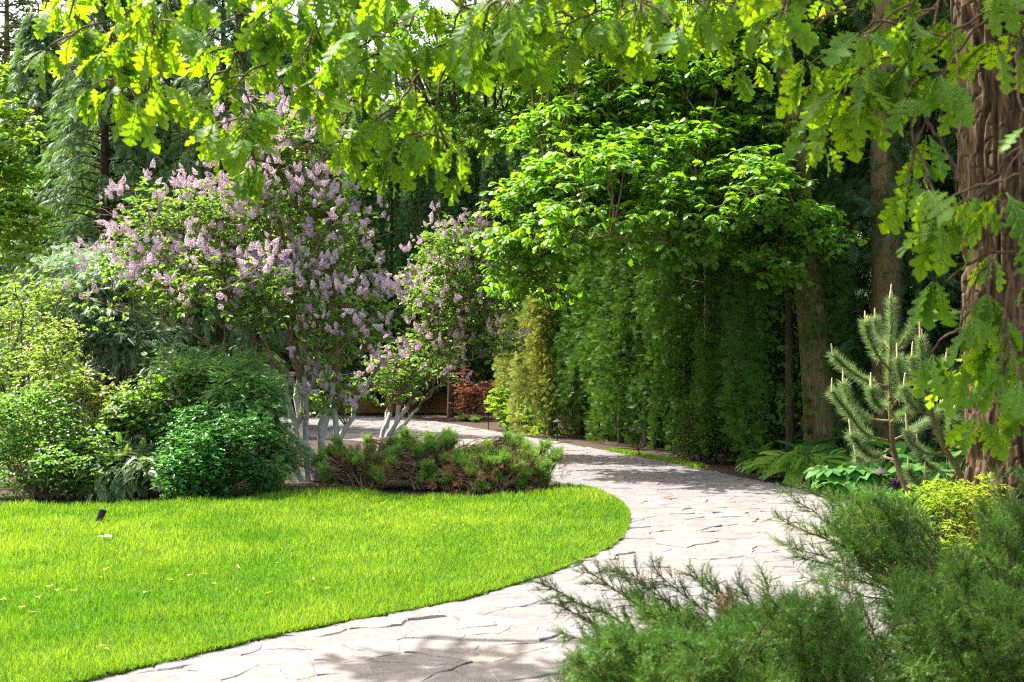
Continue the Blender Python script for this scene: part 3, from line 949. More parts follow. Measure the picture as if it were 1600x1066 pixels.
def broadleaf(name, label, cat, base, trunk, ells, nclump, ntuft, k, T, L, mat, bark, rad=.55, flat=.35, seed=1, group=None, stems=None, elev=(-.5, .3), r_branch=.05, zmin=-.75, shell=(.5, 1.0), upj=.5, twig_n=4, trunk_rough=None, crown_name='crown', outw=.5):
    """tree or shrub: trunk polyline (points, radii), branches to leaf clumps, leaf tufts"""
    rng = np.random.default_rng(seed)
    t = thing(name, label, cat, base, group)
    C, O = clump_centres(ells, nclump, rng, shell, zmin)
    wood = MB()
    nodes = []
    for pts, rr in trunk:
        pts = np.asarray(pts, float)
        if trunk_rough:
            tm = MB(); rough_trunk(tm, pts, rr, *trunk_rough)
            tm.build('trunk', bark, t)
        else:
            wood.tube(pts, rr, 8)
        u = np.linspace(.35, 1, 14); s = np.linspace(0, 1, len(pts))
        nodes.append(np.stack([np.interp(u, s, pts[:, i]) for i in range(3)], 1))
    nodes = np.vstack(nodes)
    for c in C:
        a = nearest(nodes * np.array([1, 1, 1.0]), c - np.array([0, 0, .35 * np.linalg.norm(c[:2] - np.asarray(base)[:2])]))
        ln = np.linalg.norm(c - a)
        cv = curve(a, c, 8, rng, sag=.06, wob=.035)
        wood.tube(cv, np.linspace(min(r_branch, .006 + ln * .014), .005, 8), 5)
        nodes = np.vstack([nodes, cv[4:7]])
        for _ in range(twig_n):
            e = c + rdir(1, rng)[0] * np.array([1, 1, flat]) * rad * .9
            wood.tube(curve(cv[rng.integers(4, 8)], e, 5, rng, wob=.05), np.linspace(.006, .002, 5), 3, cap=False)
    P, Oo = clump_fill(C, O, ntuft, rad, flat, rng)
    mb = MB()
    r0 = np.clip(np.repeat(rng.random(len(C)), ntuft) * .5 + rng.random(len(P)) * .5, 0, 1)
    leaves(mb, P, Oo, T, L, k, rng, elev=elev, upj=upj, rnd=r0, outw=outw)
    wood.build('branches' if trunk_rough else 'trunk', bark, t)
    mb.build(crown_name, mat, t)
    return t, C, O, rng


oak_near()

# middle oak that leans over the path
tb = W(1283, 712, 18.0); tb[2] = 0
broadleaf('oak_tree', 'oak with slim mossy trunk beside the hedge and bright crown reaching left over the path', 'tree', tb,
          [(np.array([tb + (0, 0, -.05), tb + (-.08, 0, 1.5), tb + (-.22, 0, 3.0), tb + (-.42, -.1, 5.0), tb + (-.8, -.2, 7.5)]), [.215, .20, .185, .16, .09])],
          [(W(985, 310, 17.4), (1.6, 1.2, 1.2)), (W(865, 370, 17.9), (.95, 1.0, .75)), (W(905, 250, 18.9), (.9, 1.0, .9)), (W(1120, 330, 17.0), (1.35, 1.0, .9)), (W(1235, 330, 17.2), (.75, .8, .62)), (W(1060, 180, 18.9), (1.7, 1.3, 1.2)), (W(1215, 190, 18.9), (.9, 1.1, 1.0)),
           (W(1150, 20, 19.4), (2.2, 1.6, 1.5)), (W(820, 420, 18.2), (.55, .7, .35)), (W(1270, 385, 17.2), (.4, .6, .25)), (W(940, 200, 18.6), (.9, .8, .5)), (W(860, 300, 18.4), (.8, .8, .5)), (W(1120, 240, 17.6), (1.1, .8, .6)), (W(1180, 150, 18.6), (.9, .8, .7)), (W(1180, 60, 18.8), (1.0, .8, .6)), (W(1090, 70, 19.0), (1.0, .8, .6)), (W(1240, 60, 18.6), (.8, .8, .6)), (W(970, 70, 19.4), (.7, .8, .5)), (W(890, 80, 19.2), (1.0, .8, .6)), (W(1270, 120, 18.5), (.6, .7, .6)), (W(850, 440, 18.2), (.45, .6, .25)), (W(1190, 420, 17.2), (.45, .6, .2)), (W(1125, 140, 18.7), (.7, .8, .6)), (W(925, 160, 18.9), (.8, .8, .5)), (W(1090, 395, 17.2), (.8, .7, .3))],
          430, 20, 5, OAKM, .14, M['oak_mid'], M['bark_mid'], rad=.45, flat=.42, seed=31, trunk_rough=(3.6, 1.3, .014, 3, 120, 300, .12), upj=.35, elev=(-.6, .15))

# oak in the hedge, with the dark upper trunk
tb = W(1025, 700, 23.2); tb[2] = 0
broadleaf('oak_tree', 'tall oak rooted in the hedge whose dark trunk shows high up among bright leaves', 'tree', tb,
          [(np.array([tb + (0, 0, -.05), tb + (.06, 0, 1.2), tb + (.04, 0, 3), tb + (.0, 0, 6.0), tb + (.05, 0, 8.0), tb + (.2, 0, 11.0)]), [.22, .20, .20, .20, .19, .10])],
          [(W(930, 110, 20.2), (1.5, 1.2, .8)), (W(800, 130, 21), (.9, 1.1, .8)), (W(840, 50, 20.5), (1.4, 1.0, .6)), (W(1000, 40, 20.2), (.9, .8, .6)), (W(1140, 110, 20.2), (1.1, 1.1, .9)), (W(700, 170, 22), (.45, .8, .7)), (W(650, 60, 22), (1.0, 1.0, .8)), (W(760, 210, 22), (.5, .8, .4)), (W(870, 220, 20.4), (.9, 1.0, .5)), (W(1230, 50, 20), (1.0, 1.0, 1.0))],
          190, 20, 5, OAKM, .14, M['oak_mid'], M['bark_dark'], rad=.48, flat=.42, seed=37, trunk_rough=(4, 1.6, .025, 9, 140, 300, .5), upj=.4)

# straight grey trunk at the right
tb = W(1388, 735, 18.0); tb[2] = 0
broadleaf('linden_tree', 'tall tree with straight smooth grey brown trunk standing behind the young pine', 'tree', tb,
          [(np.array([tb, tb + (-.02, 0, 2), tb + (-.03, 0, 5), tb + (0, 0, 9.0), tb + (0, 0, 12)]), [.24, .215, .205, .19, .10])],
          [(W(1390, 10, 19), (1.5, 1.4, .9)), (tb + (0, 1.0, 9.5), (2.6, 2.4, 2.0)), (W(1290, 90, 20), (.9, 1, .7)), (W(1450, 120, 21), (.7, 1.0, .8))],
          70, 22, 5, HEART, .13, M['linden'], M['bark_linden'], rad=.6, flat=.4, seed=41, trunk_rough=(4.2, .9, .008, 7, 140, 300, .06))

# dense dark foliage between the middle oak and the hedge
tb = W(1190, 690, 21.8); tb[2] = 0
broadleaf('linden_tree', 'shaded small leaved tree behind the mid oak with bluish glossy leaves', 'tree', tb,
          [(np.array([tb, tb + (.05, 0, 2.5), tb + (-.05, 0, 5), tb + (-.2, 0, 8.0)]), [.16, .14, .11, .05])],
          [(W(1218, 170, 18.9), (.5, .6, .8)), (W(1295, 265, 19.6), (.4, .6, .7)), (W(1180, 250, 19.2), (.4, .5, .4))],
          44, 22, 5, HEART, .075, M['linden'], M['bark_dark'], rad=.5, flat=.5, seed=43)


# ------------------------------------------------------------------ conifers
def columnar(seed, H, Rm, mats, nplume=300, per=26, fan=.17, droop=.0, bare=0.35):
    """mesh pair (crown, trunk) for a columnar thuja with hanging plumes"""
    rng = np.random.default_rng(seed)
    mb = MB()
    z = bare + (H - bare) * rng.random(nplume) ** .92
    a = rng.uniform(0, 2 * math.pi, nplume)
    u = (z - bare) / (H - bare)
    prof = Rm * np.clip(np.minimum(u * 6 + .55, 1.0), 0, 1) * np.sqrt(np.clip(1.02 - u, 0.01, 1)) ** 1.1
    r = prof * (.58 + .56 * rng.random(nplume))
    ln = rng.uniform(.45, 1.5, nplume)
    n = nplume * per
    pi = np.repeat(np.arange(nplume), per)
    s = rng.random(n)                              # position along the plume, 0 bottom, 1 top
    A = a[pi] + rng.normal(0, .085, n) / np.maximum(prof[pi] / Rm, .3)
    zz = z[pi] + (s - .5) * ln[pi]
    rr = r[pi] * (1 + .12 * np.sin(s * math.pi)) - .10 * s + rng.normal(0, .035, n)
    rr = np.maximum(rr, .02)
    out = np.stack([np.cos(A), np.sin(A), np.zeros(n)], 1)
    P = out * rr[:, None]; P[:, 2] = np.clip(zz, .12, H + .2)
    d = unit(out * rng.uniform(.3, 1.0, n)[:, None] + np.stack([rng.normal(0, .35, n), rng.normal(0, .35, n), rng.uniform(-.55, .75, n) - droop], 1))
    side = np.stack([-out[:, 1], out[:, 0], np.zeros(n)], 1)
    R = frames(d, side + rng.normal(0, .55, (n, 3)))
    rnd = np.clip(np.repeat(rng.random(nplume), per) * .55 + rng.random(n) * .45, 0, 1)
    mb.scatter(FAN, P, R, fan * rng.uniform(.6, 1.2, n), rnd)
    tr = MB()
    tr.tube(np.array([(0, 0, 0), (.02, 0, H * .4), (0, .02, H * .9)]), [.075, .055, .015], 7)
    for i in range(26):
        zz = rng.uniform(.3, H * .8); aa = rng.uniform(0, 6.28)
        tr.tube(curve((0, 0, zz), (math.cos(aa) * Rm * .8, math.sin(aa) * Rm * .8, zz + .25), 5, rng), np.linspace(.02, .006, 5), 4)
    return mb, tr


def proto(name, label, cat, builder, mats, group=None, names=('crown', 'trunk')):
    t = thing(name, label, cat, (0, 0, 0), group)
    for mb, nm, m in zip(builder, names, mats):
        mb.build(nm, m, t)
    return t


class Kind:
    """first placing moves the prototype itself, later placings copy it"""

    def __init__(self, t): self.t, self.used = t, False

    def place(self, loc, label, rz=0, scale=1.0, group=None):
        if not self.used:
            self.used = True
            self.t.location = loc; self.t.rotation_euler = (0, 0, rz)
            self.t.scale = (scale,) * 3 if np.ndim(scale) == 0 else scale
            self.t['label'] = label
            if group: self.t['group'] = group
            elif 'group' in self.t: del self.t['group']
            return self.t
        r = copy_thing(self.t, loc, label, rz, scale, group)
        if not group and 'group' in r: del r['group']
        return r


rg = np.random.default_rng(99)
G_H = 'dark thujas of the hedge along the path'
L_H = 'dark green thuja in the dense hedge along the right side of the path'
th = [Kind(proto('thuja_tree', L_H, 'thuja', columnar(s, 7.2, .88, None, 290, 54, .13), (M['thuja'], M['bark_dark']), G_H)) for s in (1, 2, 3)]
hedge = smooth_line(RIGHT, 500)
seg = [p for p in hedge if 17.5 < p[1] < 27.5]
seg = np.array(seg)
cum = np.concatenate([[0], np.cumsum(np.linalg.norm(np.diff(seg, axis=0), axis=1))])
k = 0
for s in np.arange(.3, cum[-1], 1.24):
    p = np.array([np.interp(s, cum, seg[:, 0]), np.interp(s, cum, seg[:, 1])])
    off = 1.25 + rg.uniform(-.22, .30)
    th[k % 3].place((p[0] + off * .92, p[1] + off * .3, 0), L_H, rg.uniform(0, 6.28), rg.uniform(.92, 1.12), G_H)
    k += 1
# second row behind the hedge and the dark wood at the right
G_S = 'dark conifers in the shade behind the hedge'
L_S = 'deep green conifer standing in the dark shade behind the hedge'
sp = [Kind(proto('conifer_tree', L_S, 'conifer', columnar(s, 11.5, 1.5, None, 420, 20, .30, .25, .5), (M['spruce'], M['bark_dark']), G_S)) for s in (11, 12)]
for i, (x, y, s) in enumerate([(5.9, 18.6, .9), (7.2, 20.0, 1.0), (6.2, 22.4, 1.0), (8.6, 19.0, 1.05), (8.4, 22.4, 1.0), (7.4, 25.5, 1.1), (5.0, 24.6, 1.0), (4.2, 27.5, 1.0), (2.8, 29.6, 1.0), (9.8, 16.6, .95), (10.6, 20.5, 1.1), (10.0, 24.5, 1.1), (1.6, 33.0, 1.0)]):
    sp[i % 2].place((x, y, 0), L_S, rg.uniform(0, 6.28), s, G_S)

# sunlit yellowing thujas at the far end of the hedge
tg = Kind(proto('thuja_tree', 'x', 'thuja', columnar(6, 4.4, .78, None, 240, 40, .13), (M['thuja_gold'], M['bark_mid'])))
tg.place((.78, 26.3, 0), 'sunlit yellowish thuja at the near left end of the hedge', .4, 1.0)
tg.place((.25, 28.9, 0), 'smaller yellowish thuja behind the lime green shrub', 2.4, .9)

# columnar thujas far away, behind the lilacs
G_C = 'tall columnar thujas beyond the far end of the path'
L_C = 'tall narrow grey green thuja standing in the far row above the lilac'
tc = [Kind(proto('thuja_tree', L_C, 'thuja', columnar(s, 9.5, .80, None, 380, 34, .18), (M['weeping'], M['bark_mid']), G_C)) for s in (21, 22)]
for i, px in enumerate((566, 612, 655, 700, 738, 776, 815, 850)):
    d = 39 + rg.uniform(-1.5, 1.5)
    p = W(px, 560, d)
    tc[i % 2].place((p[0], d, 0), L_C, rg.uniform(0, 6.28), (1, 1, rg.uniform(.85, 1.05)), G_C)


def weeping(seed, H, Rm, nb=230, per=58, L=.27, drop=.55):
    """conifer with arching branches and hanging feathery fronds"""
    rng = np.random.default_rng(seed)
    mb, wd = MB(), MB()
    wd.tube(np.array([(0, 0, 0), (.05, 0, H * .5), (0, 0, H)]), [.17, .11, .02], 8)
    Ps, Ds, Rn = [], [], []
    for i in range(nb):
        u = (i + rng.random()) / nb
        z = .35 + u * (H - .6)
        a = i * 2.39996 + rng.normal(0, .25)
        ln = Rm * (1 - u ** 1.6) * rng.uniform(.7, 1.12) + .25
        o = np.array([math.cos(a), math.sin(a), 0])
        t = np.linspace(0, 1, 9)
        p = o[None] * (t * ln)[:, None]
        p[:, 2] = z + ln * (.38 * t - drop * t ** 2.4)
        p[:, 2] = np.maximum(p[:, 2], .15)
        wd.tube(p, np.linspace(.022, .005, 9), 4, cap=False)
        s = rng.uniform(.25, 1.0, per) ** .8
        q = np.stack([np.interp(s, t, p[:, j]) for j in range(3)], 1) + rng.normal(0, .05, (per, 3))
        sd = np.array([-o[1], o[0], 0])
        d = o[None] * rng.uniform(.25, 1.0, per)[:, None] + sd[None] * rng.normal(0, .6, per)[:, None]
        d[:, 2] += rng.uniform(-.55, .25, per) - .35 * s
        Ps.append(q); Ds.append(unit(d)); Rn.append(np.clip(rng.random() * .5 + rng.random(per) * .5, 0, 1))
    P, D = np.vstack(Ps), np.vstack(Ds)
    R = frames(D, np.array([0, 0, 1.0]) + rng.normal(0, .45, (len(P), 3)))
    mb.scatter(FROND, P, R, L * rng.uniform(.55, 1.2, len(P)), np.concatenate(Rn))
    return mb, wd


wk = [Kind(proto('weeping_conifer', 'x', 'conifer', weeping(s, 11.0, 2.3), (M['weeping'], M['bark_dark']))) for s in (31, 32)]
for i, (px, d, s, lab) in enumerate([
        (60, 32, .95, 'grey green weeping conifer at the far left behind the light green tree'),
        (165, 29, 1.0, 'weeping conifer with silvery hanging fronds left of the lilac'),
        (262, 30.5, .98, 'dark weeping conifer right behind the left edge of the lilac crown'),
        (350, 29, 1.0, 'tall dark weeping conifer above the lilac under the hanging oak leaves'),
        (440, 36, 1.0, 'weeping conifer mostly hidden behind the top of the lilac')]):
    p = W(px, 560, d)
    wk[i % 2].place((p[0], d, 0), lab, rg.uniform(0, 6.28), s)


# far wood
def far_broad(seed, H, Rm):
    rng = np.random.default_rng(seed)
    mb, wd = MB(), MB()
    wd.tube(np.array([(0, 0, 0), (.1, 0, H * .4), (0, .1, H * .8)]), [.2, .15, .04], 7)
    C, O = clump_centres([((0, 0, H * .62), (Rm, Rm, H * .36))], 80, rng, (.4, 1.0), -.9)
    for c in C: wd.tube(curve((0, 0, min(H * .7, max(1.5, c[2] - 1.2))), c, 5, rng), np.linspace(.05, .012, 5), 4)
    P, Oo = clump_fill(C, O, 24, .85, .5, rng)
    leaves(mb, P, Oo, LEAF, .26, 4, rng, outw=.6)
    return mb, wd


def far_pine(seed, H):
    rng = np.random.default_rng(seed)
    mb, wd = MB(), MB()
    wd.tube(np.array([(0, 0, 0), (.1, 0, H * .5), (0, 0, H)]), [.22, .16, .03], 7)
    Ps, Os = [], []
    for i in range(46):
        z = H * (.3 + .7 * (i / 46)); a = i * 2.4 + rng.normal(0, .3)
        ln = 2.2 * (1.05 - i / 46) * rng.uniform(.6, 1.1) + .3
        e = np.array([math.cos(a) * ln, math.sin(a) * ln, z + rng.uniform(-.2, .4)])
        cv = curve((0, 0, z), e, 6, rng, wob=.05)
        wd.tube(cv, np.linspace(.05, .012, 6), 4)
        for j in range(26):
            Ps.append(cv[rng.integers(2, 6)] + rng.normal(0, .22, 3)); Os.append(unit(e - (0, 0, z) + rng.normal(0, .4, 3)))
    P, O = np.array(Ps), np.array(Os)
    leaves(mb, P, O, NARROW, .22, 6, rng, elev=(-.2, .8), outw=.5)
    return mb, wd


G_F = 'far broadleaf trees closing the view'
L_F = 'leafy green tree in the far wood behind the conifers'
fb = [Kind(proto('broadleaf_tree', L_F, 'tree', far_broad(s, 12.5, 3.0), (M['far_leaf'], M['bark_dark']), G_F)) for s in (51, 52)]
G_P = 'tall far pines at the upper left'
L_P = 'tall thin pine in the far wood with sky between its branches'
fp = [Kind(proto('pine_tree', L_P, 'pine', far_pine(s, 15.0), (M['pine_far'], M['bark_mid']), G_P)) for s in (61,)]
for px, d in ((10, 42), (75, 46), (150, 43), (215, 47), (-60, 44), (280, 50), (620, 50), (690, 47), (760, 52), (840, 46)):
    p = W(px, 560, d)
    fp[0].place((p[0], d, 0), L_P, rg.uniform(0, 6.28), rg.uniform(.9, 1.15), G_P)
for i, (px, d) in enumerate(((-120, 52), (40, 56), (170, 54), (300, 52), (420, 47), (520, 54), (600, 58), (700, 60), (800, 55), (900, 42), (980, 48), (1080, 40), (1180, 45), (1300, 40), (1420, 38), (1540, 42), (1680, 40), (-260, 46), (400, 60), (250, 62), (100, 64), (900, 58), (360, 66), (470, 67), (560, 66), (650, 68), (740, 67), (30, 68), (-40, 66))):
    p = W(px, 560, d)
    fb[i % 2].place((p[0], d, 0), L_F, rg.uniform(0, 6.28), (rg.uniform(.9, 1.2), 1, rg.uniform(1.05, 1.4) * (1.25 if d > 63 else 1)), G_F)
G_N = 'dark conifers closing the gaps of the far wood'
L_N = 'dark conifer in the far wood filling the gap low behind other trees'
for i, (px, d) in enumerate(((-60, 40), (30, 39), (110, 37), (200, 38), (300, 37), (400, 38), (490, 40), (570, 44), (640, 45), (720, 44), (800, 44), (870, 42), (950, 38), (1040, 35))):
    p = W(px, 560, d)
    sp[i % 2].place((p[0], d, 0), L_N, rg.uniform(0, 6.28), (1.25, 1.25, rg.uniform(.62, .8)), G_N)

# light green tree at the left edge
tb = W(-25, 650, 23.0); tb[2] = 0
broadleaf('broadleaf_tree', 'light green young tree at the left edge lit from behind', 'tree', tb,
          [(np.array([tb, tb + (.03, 0, 2), tb + (.1, 0, 4), tb + (.2, 0, 6)]), [.12, .10, .07, .03])],
          [(W(5, 300, 23), (.75, .9, 1.6)), (W(-40, 200, 23), (1.0, .9, 1.3)), (W(30, 380, 22.8), (.5, .7, .8))],
          50, 22, 5, HEART, .13, M['lime_leaf'], M['bark_mid'], rad=.42, flat=.5, seed=71)


# ------------------------------------------------------------------ lilacs
def lilac(label, base, stems, ells, nclump, ntuft, npan, seed, white=1.25, L=.078, top_bias=.1, rad=.42, lean=None):
    rng = np.random.default_rng(seed)
    t = thing('lilac_tree', label, 'lilac', base)
    C, O = clump_centres(ells, nclump, rng, (.45, 1.0), -.6)
    wood = MB()
    nodes = []
    paint = MB()
    for e, r in stems:
        e = np.asarray(e, float)
        b = np.asarray(base, float) + np.array([rng.normal(0, .12), rng.normal(0, .12), -.03])
        cv = curve(b, e, 16, rng, sag=.05, wob=.02)
        rr = np.linspace(r, r * .35, 16)
        i = max(2, int(np.searchsorted(cv[:, 2], white)))
        if i < 15:
            paint.tube(cv[:i + 1], rr[:i + 1], 9, cap=False)
            wood.tube(cv[i - 1:], rr[i - 1:] * .97, 8)
        else:
            wood.tube(cv, rr, 8)
        nodes.append(cv[6:])
    nodes = np.vstack(nodes)
    for c in C:
        a = nearest(nodes, c - np.array([0, 0, .5]))
        cv = curve(a, c, 8, rng, sag=-.04, wob=.05)
        wood.tube(cv, np.linspace(min(.026, .008 + .01 * np.linalg.norm(c - a)), .005, 8), 5)
        nodes = np.vstack([nodes, cv[3:6]])
        for _ in range(5):
            e = c + rdir(1, rng, -.3, 1)[0] * rad
            wood.tube(curve(cv[rng.integers(4, 8)], e, 5, rng, wob=.05), np.linspace(.006, .0025, 5), 3, cap=False)
    P, Oo = clump_fill(C, O, ntuft, rad, .75, rng)
    mb = MB()
    r0 = np.clip(np.repeat(rng.random(len(C)), ntuft) * .4 + rng.random(len(P)) * .6, 0, 1)
    leaves(mb, P, Oo, HEART, L, 5, rng, elev=(-.7, .4), upj=.55, rnd=r0, outw=.45)
    # flower panicles at the tips of the outer clumps
    w = np.clip(.55 + .35 * O[:, 2] - .5 * O[:, 1] + top_bias, .08, 2); w = w / w.sum()
    ci = rng.choice(len(C), npan, p=w)
    d = unit(rdir(npan, rng, -.2, 1) + O[ci] * .7 + np.array([0, 0, .2]) + np.array([-.1, -.45, 0]))
    PP = C[ci] + d * np.array([1, 1, .85]) * rad * rng.uniform(.85, 1.2, npan)[:, None]
    # panicles stand in groups of two or three
    grp = (np.arange(npan) // 3) * 3
    PP = PP[grp] + rng.normal(0, .055, (npan, 3))
    D = unit(d * .9 + np.array([0, 0, .45]) + rng.normal(0, .4, (npan, 3)))
    R = frames(D, rng.normal(0, 1, (npan, 3)))
    S = rng.uniform(.06, .135, npan)
    vis = (PP[:, 1] * .6 - PP[:, 2] * .2 + rng.random(npan))
    order = np.argsort(vis)
    rest = MB()
    rn = rng.random(npan)
    near = order[:100]; far = order[100:]
    if paint.n: paint.build('whitewashed_stem', M['white_wash'], t)
    wood.build('trunk', M['lilac_bark'], t)
    mb.build('crown', M['lilac_leaf'], t)
    rest.scatter(PANICLE, PP[far], R[far], S[far], rn[far]) if len(far) else None
    if rest.n:
        o = rest.build('blossom', M['lilac_flower'], t, smooth=False); o['kind'] = 'stuff'
    pm = MB(); pm.scatter(PANICLE, np.zeros((1, 3)), np.eye(3)[None], np.ones(1), np.array([.5]))
    first = None
    from mathutils import Matrix
    for i in near:
        if first is None:
            # per-floret colour inside one panicle
            pm.qr = [np.clip(rng.random(len(pm.q[0])), 0, 1)]
            o = pm.build('flower_panicle', M['lilac_flower'], None, smooth=False); first = o
            o.parent = t
        else:
            o = first.copy(); COL.objects.link(o)
        m = Matrix([list(r) for r in R[i]]).to_4x4()
        o.location = Vector(PP[i] - np.asarray(base)); o.rotation_euler = m.to_euler(); o.scale = (S[i],) * 3
    return t


b1 = W(497, 752, 16.8); b1[2] = 0
w1 = lambda px, py, d=16.8: W(px, py, d)
lilac('large multi stemmed lilac in full pale purple bloom with whitewashed lower stems', b1,
      [(w1(430, 330), .05), (w1(330, 420, 16.3), .045), (w1(520, 300, 17), .045), (w1(450, 250, 17), .05), (w1(250, 480, 16), .042), (w1(560, 430, 17), .05), (w1(600, 560, 17), .05), (w1(470, 400, 16), .042), (w1(540, 480, 16.4), .045), (w1(400, 500, 16.2), .045)],
      [(w1(420, 320, 17.0), (1.15, 1.1, .95)), (w1(455, 235, 17.0), (.7, .8, .55)), (w1(285, 380, 16.6), (1.0, 1.0, .75)), (w1(225, 450, 16.4), (.65, .9, .5)), (w1(520, 400, 17.0), (.75, .9, .85)), (w1(350, 450, 15.8), (1.1, .7, .5)), (w1(545, 520, 16.6), (.6, .7, .65)), (w1(485, 190, 17.1), (.35, .4, .4)), (w1(430, 225, 17.0), (.55, .5, .4)), (w1(440, 480, 16.6), (.7, .7, .5)), (w1(560, 610, 17), (.55, .6, .3))],
      190, 19, 1450, 81)
b2 = W(590, 690, 21.0); b2[2] = 0
w2 = lambda px, py, d=21.0: W(px, py, d)
lilac('smaller leaning lilac behind with purple blossom right of the large lilac', b2,
      [(w2(700, 430), .045), (w2(740, 480), .05), (w2(660, 540), .045), (w2(690, 600), .04), (w2(620, 560), .05)],
      [(w2(715, 400), (.6, .7, .7)), (w2(750, 470), (.6, .7, .6)), (w2(680, 470), (.55, .7, .6)), (w2(665, 560), (.6, .7, .55)), (w2(745, 360), (.25, .4, .3)), (w2(795, 425), (.18, .3, .25)), (w2(620, 600), (.45, .6, .4)), (w2(770, 530), (.4, .5, .35))],
      90, 20, 480, 83, white=.7, rad=.4)

# ------------------------------------------------------------------ shrubs of the left border


def shrub(name, label, px, d, ells, nclump, ntuft, k, T, L, mat, seed, group=None, rad=.3, flat=.7, flowers=None, bark='twig', elev=(-.4, .5), upj=.5, outw=.6, shell=(.6, 1.0)):
    b = W(px, 560, d); b[2] = 0
    stems = []
    rng = np.random.default_rng(seed + 500)
    for c, r in ells:
        c = np.asarray(c, float)
        for _ in range(3):
            e = c + rng.normal(0, .15, 3) * np.asarray(r)
            stems.append((curve(b + np.array([rng.normal(0, .1), rng.normal(0, .08), 0]), e, 6, rng, wob=.03), np.linspace(.022, .01, 6)))
    t, C, O, rng = broadleaf(name, label, 'shrub', b, stems, ells, nclump, ntuft, k, T, L, mat, M[bark], rad=rad, flat=flat, seed=seed, elev=elev, r_branch=.014, zmin=-.95, shell=shell, upj=upj, group=group, twig_n=2, crown_name='foliage', outw=outw)
    for ch in t.children:
        if ch.name.startswith('trunk'): ch.name = 'stems'
    if flowers:
        m, n, s = flowers
        ci = rng.integers(0, len(C), n)
        dd = unit(rdir(n, rng, -.4, 1) + O[ci] * .8 + np.array([0, -.3, .1]))
        P = C[ci] + dd * rad * np.array([1, 1, flat]) * 1.08
        f = MB()
        kk = 5
        a = np.tile(np.arange(kk) * 2 * math.pi / kk, n)
        R0 = frames(dd, rng.normal(0, 1, (n, 3)))
        xd = R0[:, :, 1].repeat(kk, 0) * np.cos(a)[:, None] + R0[:, :, 2].repeat(kk, 0) * np.sin(a)[:, None] + dd.repeat(kk, 0) * .35
        f.scatter(T_simple(.42, .1, .1), P.repeat(kk, 0), frames(xd, dd.repeat(kk, 0)), s, rng.random(n).repeat(kk))
        o = f.build('blossom', m, t); o['kind'] = 'stuff'
    return t


def E(px, py, d, rx, ry, rz):
    return (W(px, py, d), (rx, ry, rz))


shrub('flowering_shrub', 'dark green shrub dotted with small white flowers at the left lawn edge', 70, 14.6,
      [E(45, 735, 14.5, .62, .55, .42), E(120, 725, 14.4, .42, .5, .42), E(0, 690, 14.7, .5, .5, .5), E(60, 660, 14.7, .55, .5, .4)],
      90, 34, 5, LEAF, .046, M['white_bush'], 101, rad=.24, flowers=(M['cream'], 420, .016))
shrub('flowering_shrub', 'tall loose shrub with cream pink blossom behind the white flowered shrub', 110, 15.4,
      [E(115, 640, 15.2, .48, .5, .42), E(70, 600, 15.4, .4, .5, .4), E(150, 690, 15.0, .25, .4, .3), E(85, 545, 15.6, .22, .4, .35)],
      60, 26, 5, LEAF, .05, M['yellow_bush'], 102, rad=.26, flowers=(M['pinkish'], 420, .018))
shrub('golden_shrub', 'airy yellow green shrub at the left edge above the flowering shrubs', 40, 16.6,
      [E(45, 500, 16.6, .75, .6, .55), E(-10, 540, 16.4, .5, .6, .6), E(90, 470, 16.9, .5, .5, .3), E(30, 590, 16.2, .6, .5, .4)],
      70, 22, 5, LEAF, .055, M['yellow_bush'], 103, rad=.32)
shrub('boxwood_shrub', 'dense rounded glossy dark green shrub at the edge of the lawn below the lilac', 325, 14.7,
      [E(325, 725, 14.6, .58, .5, .50), E(290, 745, 14.4, .35, .4, .36), E(375, 700, 14.7, .35, .4, .35), E(310, 670, 14.9, .45, .4, .25)],
      110, 34, 5, LEAF, .05, M['box_leaf'], 104, rad=.2)
shrub('lilac_shrub', 'low lilac bush with a few purple flowers left of the glossy dark shrub', 235, 15.4,
      [E(235, 640, 15.3, .5, .5, .35), E(290, 620, 15.6, .4, .5, .3), E(210, 680, 15.1, .3, .4, .3)],
      46, 26, 5, HEART, .07, M['lilac_leaf'], 105, rad=.27, flowers=(M['lilac_flower'], 260, .016))


def fronds(name, label, px, d, ells, nclump, per, L, mat, seed, T=FROND, droop=.25, rad=.3, group=None, cat='shrub', flat=.5):
    """shrub of arching feathery fronds"""
    rng = np.random.default_rng(seed)
    b = W(px, 560, d); b[2] = 0
    t = thing(name, label, cat, b, group)
    C, O = clump_centres(ells, nclump, rng, (.45, 1.0), -.85)
    wood = MB()
    for c, o in zip(C, O):
        a = np.array([b[0] + rng.normal(0, .1), b[1] + rng.normal(0, .1), max(.02, min(c[2] * .3, 1.2) + rng.normal(0, .1))])
        wood.tube(curve(a, c, 6, rng, sag=.1), np.linspace(.016, .005, 6), 4)
    wood.tube(np.array([b, b + (0, 0, .5), b + (0, 0, 1.0)]), [.05, .04, .02], 6)
    n = len(C) * per
    ci = np.repeat(np.arange(len(C)), per)
    # each clump: layered sprays leaving in the clump's outward direction
    hor = O[ci] * np.array([1, 1, .35]); hor = unit(hor)
    dd = unit(hor * rng.uniform(.5, 1.1, n)[:, None] + rng.normal(0, .45, (n, 3)) * np.array([1, 1, .35]) + np.array([0, 0, .05 - droop]) + np.array([0, 0, 1.0]) * rng.uniform(-.1, .35, n)[:, None])
    P = C[ci] + rng.normal(0, .5, (n, 3)) * rad * np.array([1, 1, flat])
    P[:, 2] = np.maximum(P[:, 2], .05)
    mb = MB()
    mb.scatter(T, P, frames(dd, np.array([0, 0, 1.0]) + rng.normal(0, .3, (n, 3))), L * rng.uniform(.55, 1.15, n), np.clip(np.repeat(rng.random(len(C)), per) * .5 + rng.random(n) * .5, 0, 1))
    wood.build('stems', M['twig'], t)
    mb.build('foliage', mat, t)
    return t


